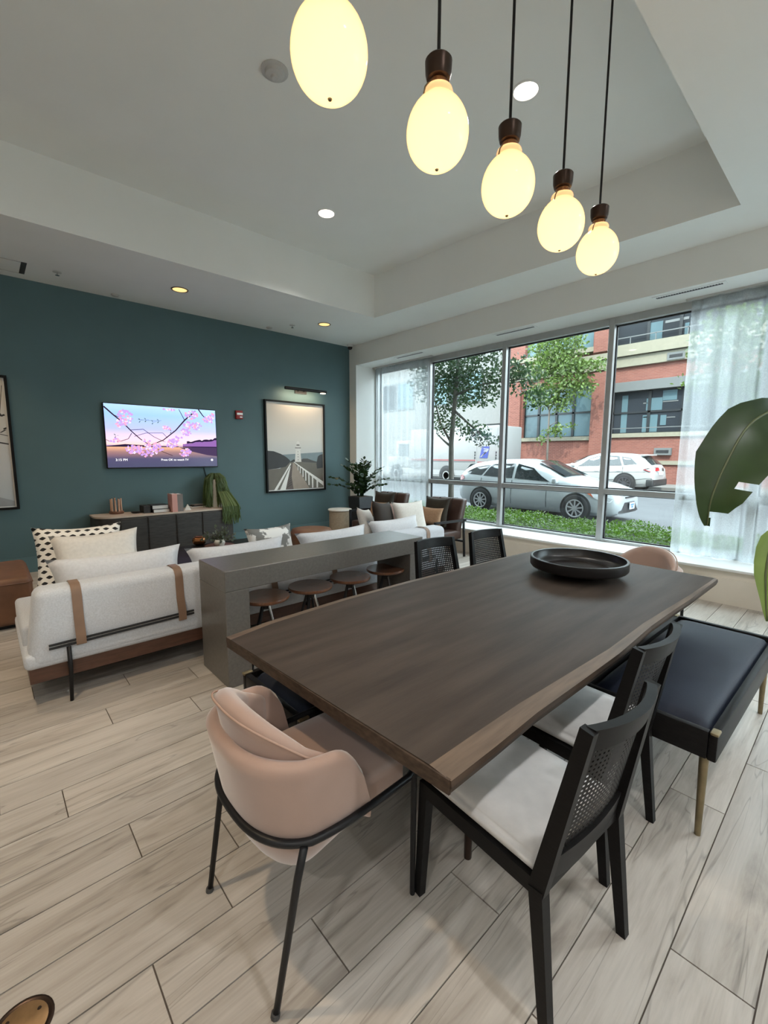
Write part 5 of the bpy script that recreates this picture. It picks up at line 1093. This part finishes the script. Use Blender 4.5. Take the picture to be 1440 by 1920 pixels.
# ---------------------------------------------------------------- cars
def car(name, st, label, wheels, rwheel, windows, glasspanels, rimmat, loc, rz, paint, extras):
    """st: stations (y, z_bottom, z_belt, z_top, half_low, half_top); front at -y"""
    t = thing(name, label, 'car', loc, rz, None); cols = []
    def sec(s):
        y, zb, zm, zt, wl, wt = s; h = zm-zb
        return [(0, y, zb), (wl*.86, y, zb), (wl*.97, y, zb+h*.14), (wl, y, zb+h*.45), (wl*.985, y, zb+h*.78), (wl*.94, y, zm), (wl*.94+(wt-wl*.94)*.55, y, zm+(zt-zm)*.6), (wt, y, zt-(zt-zm)*.16-.006), (wt*.84, y, zt-.004), (wt*.45, y, zt+.012), (0, y, zt+.016)]
    for s in st:
        h = sec(s); cols.append(h+[(-x, y, z) for x, y, z in h[-2:0:-1]])
    w = len(cols[0]); n = len(cols)
    b = MB(); b.add([p for c in cols for p in c], [(i*w+j, (i+1)*w+j, (i+1)*w+(j+1) % w, i*w+(j+1) % w) for i in range(n-1) for j in range(w)]+[tuple(range(w)), tuple((n-1)*w+j for j in range(w))[::-1]])
    b.build('body', paint, t, smooth=38)
    def at(y):
        for a, c in zip(st, st[1:]):
            if a[0] <= y <= c[0]:
                f = (y-a[0])/(c[0]-a[0]) if c[0] > a[0] else 0; return [p+(q-p)*f for p, q in zip(a, c)]
        return st[-1]
    def sidept(y, q, off):
        s = at(y); _, zb, zm, zt, wl, wt = s; h = zm-zb
        prof = [(wl*.97, zb+h*.14), (wl, zb+h*.45), (wl*.985, zb+h*.78), (wl*.94, zm), (wl*.94+(wt-wl*.94)*.55, zm+(zt-zm)*.6), (wt, zt-(zt-zm)*.16-.006)]
        kq = [-1, -.6, -.25, 0, .6, .84]
        for i in range(5):
            if kq[i] <= q <= kq[i+1] or i == 4:
                f = (q-kq[i])/(kq[i+1]-kq[i]); x = prof[i][0]+(prof[i+1][0]-prof[i][0])*f; z = prof[i][1]+(prof[i+1][1]-prof[i][1])*f; return x+off, y, z
    def panel(nm, poly, m, off=.012, sides=(1, -1), cut=8):
        for s in sides:
            mb = MB(); pts = []
            for (a, b_), (c, d) in zip(poly, poly[1:]+poly[:1]):
                for k in range(cut): f = k/cut; pts.append((a+(c-a)*f, b_+(d-b_)*f))
            v3 = [sidept(y, q, off) for y, q in pts]; c0 = sidept(sum(p[0] for p in pts)/len(pts), sum(p[1] for p in pts)/len(pts), off); nn = len(v3)
            mb.add([(s*x, y, z) for x, y, z in v3]+[(s*c0[0], c0[1], c0[2])], [(i, (i+1) % nn, nn) for i in range(nn)]); mb.build(nm, m, t, smooth=40)
    for nm, poly in windows: panel(nm, poly, M['carglass'])
    for nm, quad in glasspanels:
        mb = MB(); mb.grid(lambda a, b_: tuple(Vector(quad[0]).lerp(Vector(quad[1]), a).lerp(Vector(quad[3]).lerp(Vector(quad[2]), a), b_)+Vector((0, 0, .03*math.sin(math.pi*a)))), 8, 3); mb.build(nm, M['carglass'], t, smooth=True)
    for (y, side) in [(y, s) for y in wheels for s in (1, -1)]:
        s0 = at(y); xo = side*(s0[4]+.005)
        M4 = Matrix.Rotation(R(90)*side, 4, 'Y')
        ar = MB().lathe([(0, 0), (rwheel*1.17, 0), (rwheel*1.17, .006), (0, .008)], (xo-side*.005, y, rwheel), n=28, M4=M4); ar.build('wheel_arch', M['trimblack'], t)
        wh = MB().lathe([(rwheel*.66, -.06), (rwheel*.9, -.06), (rwheel, -.03), (rwheel, .012), (rwheel*.93, .03), (rwheel*.68, .034), (rwheel*.66, .02)], (xo, y, rwheel), n=30, M4=M4).build('tyre', M['tyre'], t, smooth=40)
        r = MB().lathe([(rwheel*.60, .020), (rwheel*.68, .036), (rwheel*.62, .038), (rwheel*.58, .024)], (xo, y, rwheel), n=30, M4=M4, caps=False); r.lathe([(0, .040), (rwheel*.13, .038), (rwheel*.15, .02)], (xo, y, rwheel), n=12, M4=M4)
        for k in range(9):
            a = 6.283*k/9; q0 = M4 @ Vector((rwheel*.1*math.cos(a), rwheel*.1*math.sin(a), .03)); q1 = M4 @ Vector((rwheel*.62*math.cos(a), rwheel*.62*math.sin(a), .026)); r.beam(Vector((xo, y, rwheel))+q0, Vector((xo, y, rwheel))+q1, rwheel*.11, .012, side=(0, 1, .01) if abs(math.sin(a)) < .7 else (0, .01, 1))
        r.build('rim', rimmat, wh)
    extras(t, sidept, panel); return t
# stations for the wagon hatchback (front at -y)
ST1 = [(-2.30, .30, .55, .60, .52, .40), (-2.26, .22, .62, .72, .70, .58), (-2.12, .18, .68, .80, .82, .66), (-1.80, .17, .78, .90, .875, .70), (-1.35, .17, .86, .985, .885, .72), (-.98, .17, .90, 1.06, .888, .72), (-.55, .17, .92, 1.28, .888, .66), (-.15, .17, .935, 1.43, .888, .62), (.35, .17, .95, 1.49, .888, .61), (.95, .17, .965, 1.475, .888, .605), (1.50, .17, .985, 1.42, .885, .60), (1.85, .18, 1.0, 1.36, .87, .59), (2.08, .22, 1.01, 1.27, .83, .58), (2.22, .30, 1.0, 1.08, .78, .62), (2.30, .42, .80, .86, .70, .60)]
def ex1(t, sp, panel):
    panel('tail_light', [(2.02, -.12), (2.24, -.30), (2.27, -.12), (2.16, .12)], M['taillight'], .012)
    panel('headlamp', [(-2.20, -.16), (-1.55, -.02), (-1.50, -.10), (-1.85, -.34), (-2.15, -.36)], M['headlamp'], .010); panel('turn_lamp', [(-1.70, -.10), (-1.52, -.05), (-1.60, -.16), (-1.80, -.30)], M['amber'], .018)
    for y in (-.62, .40, 1.40): panel('door_seam', [(y, -.98), (y+.012, -.98), (y+.012, -.02), (y, -.02)], M['trimblack'], .006)
    for y in (.22, 1.22): panel('door_handle', [(y, -.2), (y+.16, -.19), (y+.16, -.25), (y, -.26)], M['carpaint'], .03)
    panel('badge', [(-.55, -.34), (-.40, -.33), (-.40, -.37), (-.55, -.38)], M['rim'], .01)
    panel('fog_slit', [(-2.08, -.55), (-2.02, -.5), (-1.93, -.92), (-2.0, -.95)], M['trimblack'], .012)
    for s in (1, -1): MB().rbox(s*.93-.10, s*.93+.10, -.93, -.80, .90, 1.04, .04, 3).build('mirror', M['carpaint'], t, smooth=True)
    g = MB(); g.grid(lambda a, b: ((a*2-1)*(.62-.1*b), -2.305-.012*(1-(a*2-1)**2)+.05*abs(a*2-1)**3-.03*(1-b), .26+.24*b), 12, 4); g.build('lower_grille', M['trimblack'], t)
    MB().rbox(-.16, .16, -2.365, -2.345, .33, .49, .004, 1).build('licence_plate', M['plate'], t); MB().box(-.10, .10, -2.368, -2.364, .42, .46).box(-.06, .06, -2.368, -2.364, .36, .41).build('plate_mark', M['plateblue'], t)
    MB().box(-.30, .30, -2.32, -2.30, .60, .63).build('upper_grille', M['trimblack'], t); MB().lathe([(0, .02), (.05, .018), (.055, 0)], (0, -2.30, .68), n=16, M4=Matrix.Rotation(R(90), 4, 'X')).build('badge', M['rim'], t)
    for s in (1, -1): MB().tube([(s*.10, -.98, 1.02), (s*.55, -.93, 1.08)], .010, 6).build('wiper', M['trimblack'], t)
W1 = [('front_window', [(-.68, .06), (-.15, .68), (.34, .80), (.34, .07)]), ('rear_window', [(.42, .07), (.42, .80), (1.15, .78), (1.36, .10)]), ('quarter_window', [(1.42, .12), (1.22, .76), (1.70, .66), (2.0, .34), (1.85, .16)])]
cr = car('hatchback_car', ST1, 'white hatchback wagon parked just beyond the hedge, facing right', (-1.38, 1.38), .325, W1, [('windscreen', [(-.66, -1.00, 1.085), (.66, -1.00, 1.085), (.56, -.20, 1.445), (-.56, -.20, 1.445)]), ('rear_screen', [(-.5, 2.06, 1.33), (.5, 2.06, 1.33), (.56, 2.25, 1.08), (-.56, 2.25, 1.08)])], M['rim'], (11.49, 6.13, ZR), 0, M['carpaint'], ex1)
ST2 = [(-2.48, .35, .85, .92, .70, .55), (-2.40, .26, .95, 1.03, .86, .70), (-2.1, .24, 1.0, 1.12, .96, .74), (-1.3, .24, 1.06, 1.2, .99, .76), (-.95, .24, 1.08, 1.26, .99, .76), (-.35, .24, 1.10, 1.58, .99, .70), (.1, .24, 1.11, 1.70, .99, .67), (.7, .24, 1.12, 1.72, .99, .66), (1.3, .24, 1.14, 1.69, .99, .65), (1.75, .24, 1.15, 1.62, .985, .64), (2.05, .26, 1.16, 1.48, .96, .64), (2.34, .30, 1.14, 1.22, .92, .68), (2.46, .36, 1.0, 1.05, .86, .66), (2.52, .45, .70, .74, .80, .62)]
def ex2(t, sp, panel):
    panel('lower_cladding', [(-2.3, -1), (2.45, -1), (2.45, -.62), (1.9, -.72), (1.0, -.74), (-1.0, -.74), (-2.3, -.66)], M['trimblack'], .012, cut=14)
    for y in (-.7, .35, 1.3): panel('door_seam', [(y, -.72), (y+.014, -.72), (y+.014, -.02), (y, -.02)], M['trimblack'], .006)
    for y in (.1, 1.05): panel('door_handle', [(y, -.2), (y+.18, -.2), (y+.18, -.26), (y, -.26)], M['carpaint'], .03)
    panel('crease_line', [(-1.9, -.33), (2.2, -.29), (2.2, -.31), (-1.9, -.35)], M['lintel'], .008, cut=14)
    for s in (1, -1):
        MB().rbox(s*.99-.11, s*.99+.11, -.98, -.84, 1.10, 1.25, .04, 3).build('mirror', M['carpaint'], t, smooth=True)
        m = MB(); m.add([(s*.28, 2.535, .97), (s*.28, 2.49, 1.10), (s*.90, 2.33, 1.10), (s*.955, 2.10, 1.02), (s*.93, 2.36, .93)], [(0, 1, 2, 3, 4)]); m.v = [(x+s*.02, y+.02, z) for x, y, z in m.v]; m.build('tail_light', M['taillight'], t)
        MB().tube([(s*.62, 2.50, .46), (s*.70, 2.52, .40), (s*.86, 2.46, .43), (s*.88, 2.44, .50)], .022, 6).build('exhaust_trim', M['chrome'], t, smooth=True)
    MB().rbox(-.95, .95, 2.25, 2.53, .30, .60, .04, 2).build('rear_bumper', M['trimblack'], t, smooth=True); MB().box(-.26, .26, 2.525, 2.545, .78, .92).build('licence_plate', M['plate'], t); MB().rbox(-.60, .60, 1.86, 2.16, 1.60, 1.66, .02, 2).build('roof_spoiler', M['carpaint'], t, smooth=True)
W2 = [('front_window', [(-.72, .06), (-.20, .72), (.28, .84), (.30, .06)]), ('rear_window', [(.38, .06), (.36, .84), (1.05, .80), (1.25, .08)]), ('quarter_window', [(1.33, .10), (1.15, .78), (1.55, .70), (1.85, .22)])]
car('suv_car', ST2, 'white crossover parked across the street, its tail to the right', (-1.46, 1.42), .40, W2, [('windscreen', [(-.72, -.98, 1.30), (.72, -.98, 1.30), (.62, -.36, 1.60), (-.62, -.36, 1.60)]), ('rear_screen', [(-.56, 1.98, 1.57), (.56, 1.98, 1.57), (.66, 2.36, 1.22), (-.66, 2.36, 1.22)])], M['darkrim'], (21.75, 8.62, ZR), R(180), M['suvpaint'], ex2)

# ---------------------------------------------------------------- postal truck
tk = thing('postal_truck', 'white postal truck with red stripe and blue eagle mark parked across the street', 'truck', (21.1, 16.6, ZR)); fx = -1.15
MB().rbox(fx, 1.15, -3.45, 2.9, .75, 3.15, .06, 2).build('cargo_box', M['truckwhite'], tk, smooth=40)
MB().rbox(fx+.02, 1.13, -3.40, 5.0, .42, .80, .03, 1).build('skirt', M['truckwhite'], tk); MB().rbox(fx+.06, 1.09, 2.9, 4.3, .8, 2.5, .1, 2).build('cab', M['truckwhite'], tk, smooth=40); MB().rbox(fx+.12, 1.03, 4.3, 5.1, .8, 1.5, .1, 2).build('hood', M['truckwhite'], tk, smooth=40)
MB().box(fx+.04, fx+.06, 3.1, 4.0, 1.55, 2.3).build('cab_window', M['carglass'], tk)
MB().box(fx-.012, fx, -2.1, 2.85, 1.28, 1.36).build('stripe', M['truckred'], tk); MB().box(fx-.012, fx, -2.1, 2.85, 1.22, 1.26).build('stripe', M['lintel'], tk); MB().box(fx-.012, fx, -3.3, -2.2, 1.20, 1.26).build('stripe', M['truckred'], tk)
MB().box(fx-.02, fx, -2.12, -2.06, .8, 3.0).box(fx-.02, fx, -3.42, -3.38, .8, 3.0).build('corner_post', M['truckwhite'], tk)
for y in (-2.02, -3.36):
    for z in (1.45, 1.6, 1.75): MB().box(fx-.03, fx, y-.05, y+.03, z-.05, z+.05).build('marker_lamp', M['trimblack'], tk)
def TK(u, v, q): return (fx-.008-q, -2.95+u, 1.45+v)
lg = MB().poly([(0, 0), (.50, 0), (.62, .62), (.14, .62)], lambda u, v, q: TK(.62-u, v, q), .01).build('eagle_mark', M['truckblue'], tk)
ea = MB(); f2 = lambda u, v, q: TK(.62-u, v, q+.011)
ea.poly([(.10, .06), (.56, .40), (.50, .44), (.26, .40), (.24, .34), (.40, .36)], f2, .004); ea.poly([(.20, .52), (.56, .50), (.58, .44), (.30, .46)], f2, .004); ea.poly([(.03, .05), (.12, .05), (.44, .32), (.36, .33)], f2, .004); ea.build('eagle', M['truckwhite'], lg)
for y in (-.05+.0, 4.15):
    wv = .43; M4 = Matrix.Rotation(R(-90), 4, 'Y')
    MB().lathe([(0, 0), (wv*1.3, 0), (wv*1.3, .01), (0, .012)], (fx-.004, y, wv+.02), n=24, M4=M4).build('wheel_arch', M['trimblack'], tk)
    wh = MB().lathe([(wv*.55, -.05), (wv, -.05), (wv, .03), (wv*.9, .045), (wv*.58, .05)], (fx-.012, y, wv), n=24, M4=M4).build('tyre', M['tyre'], tk, smooth=40); MB().lathe([(0, .02), (wv*.3, .025), (wv*.5, .055), (wv*.6, .05)], (fx-.012, y, wv), n=20, M4=M4).build('rim', M['truckwhite'], wh, smooth=40)
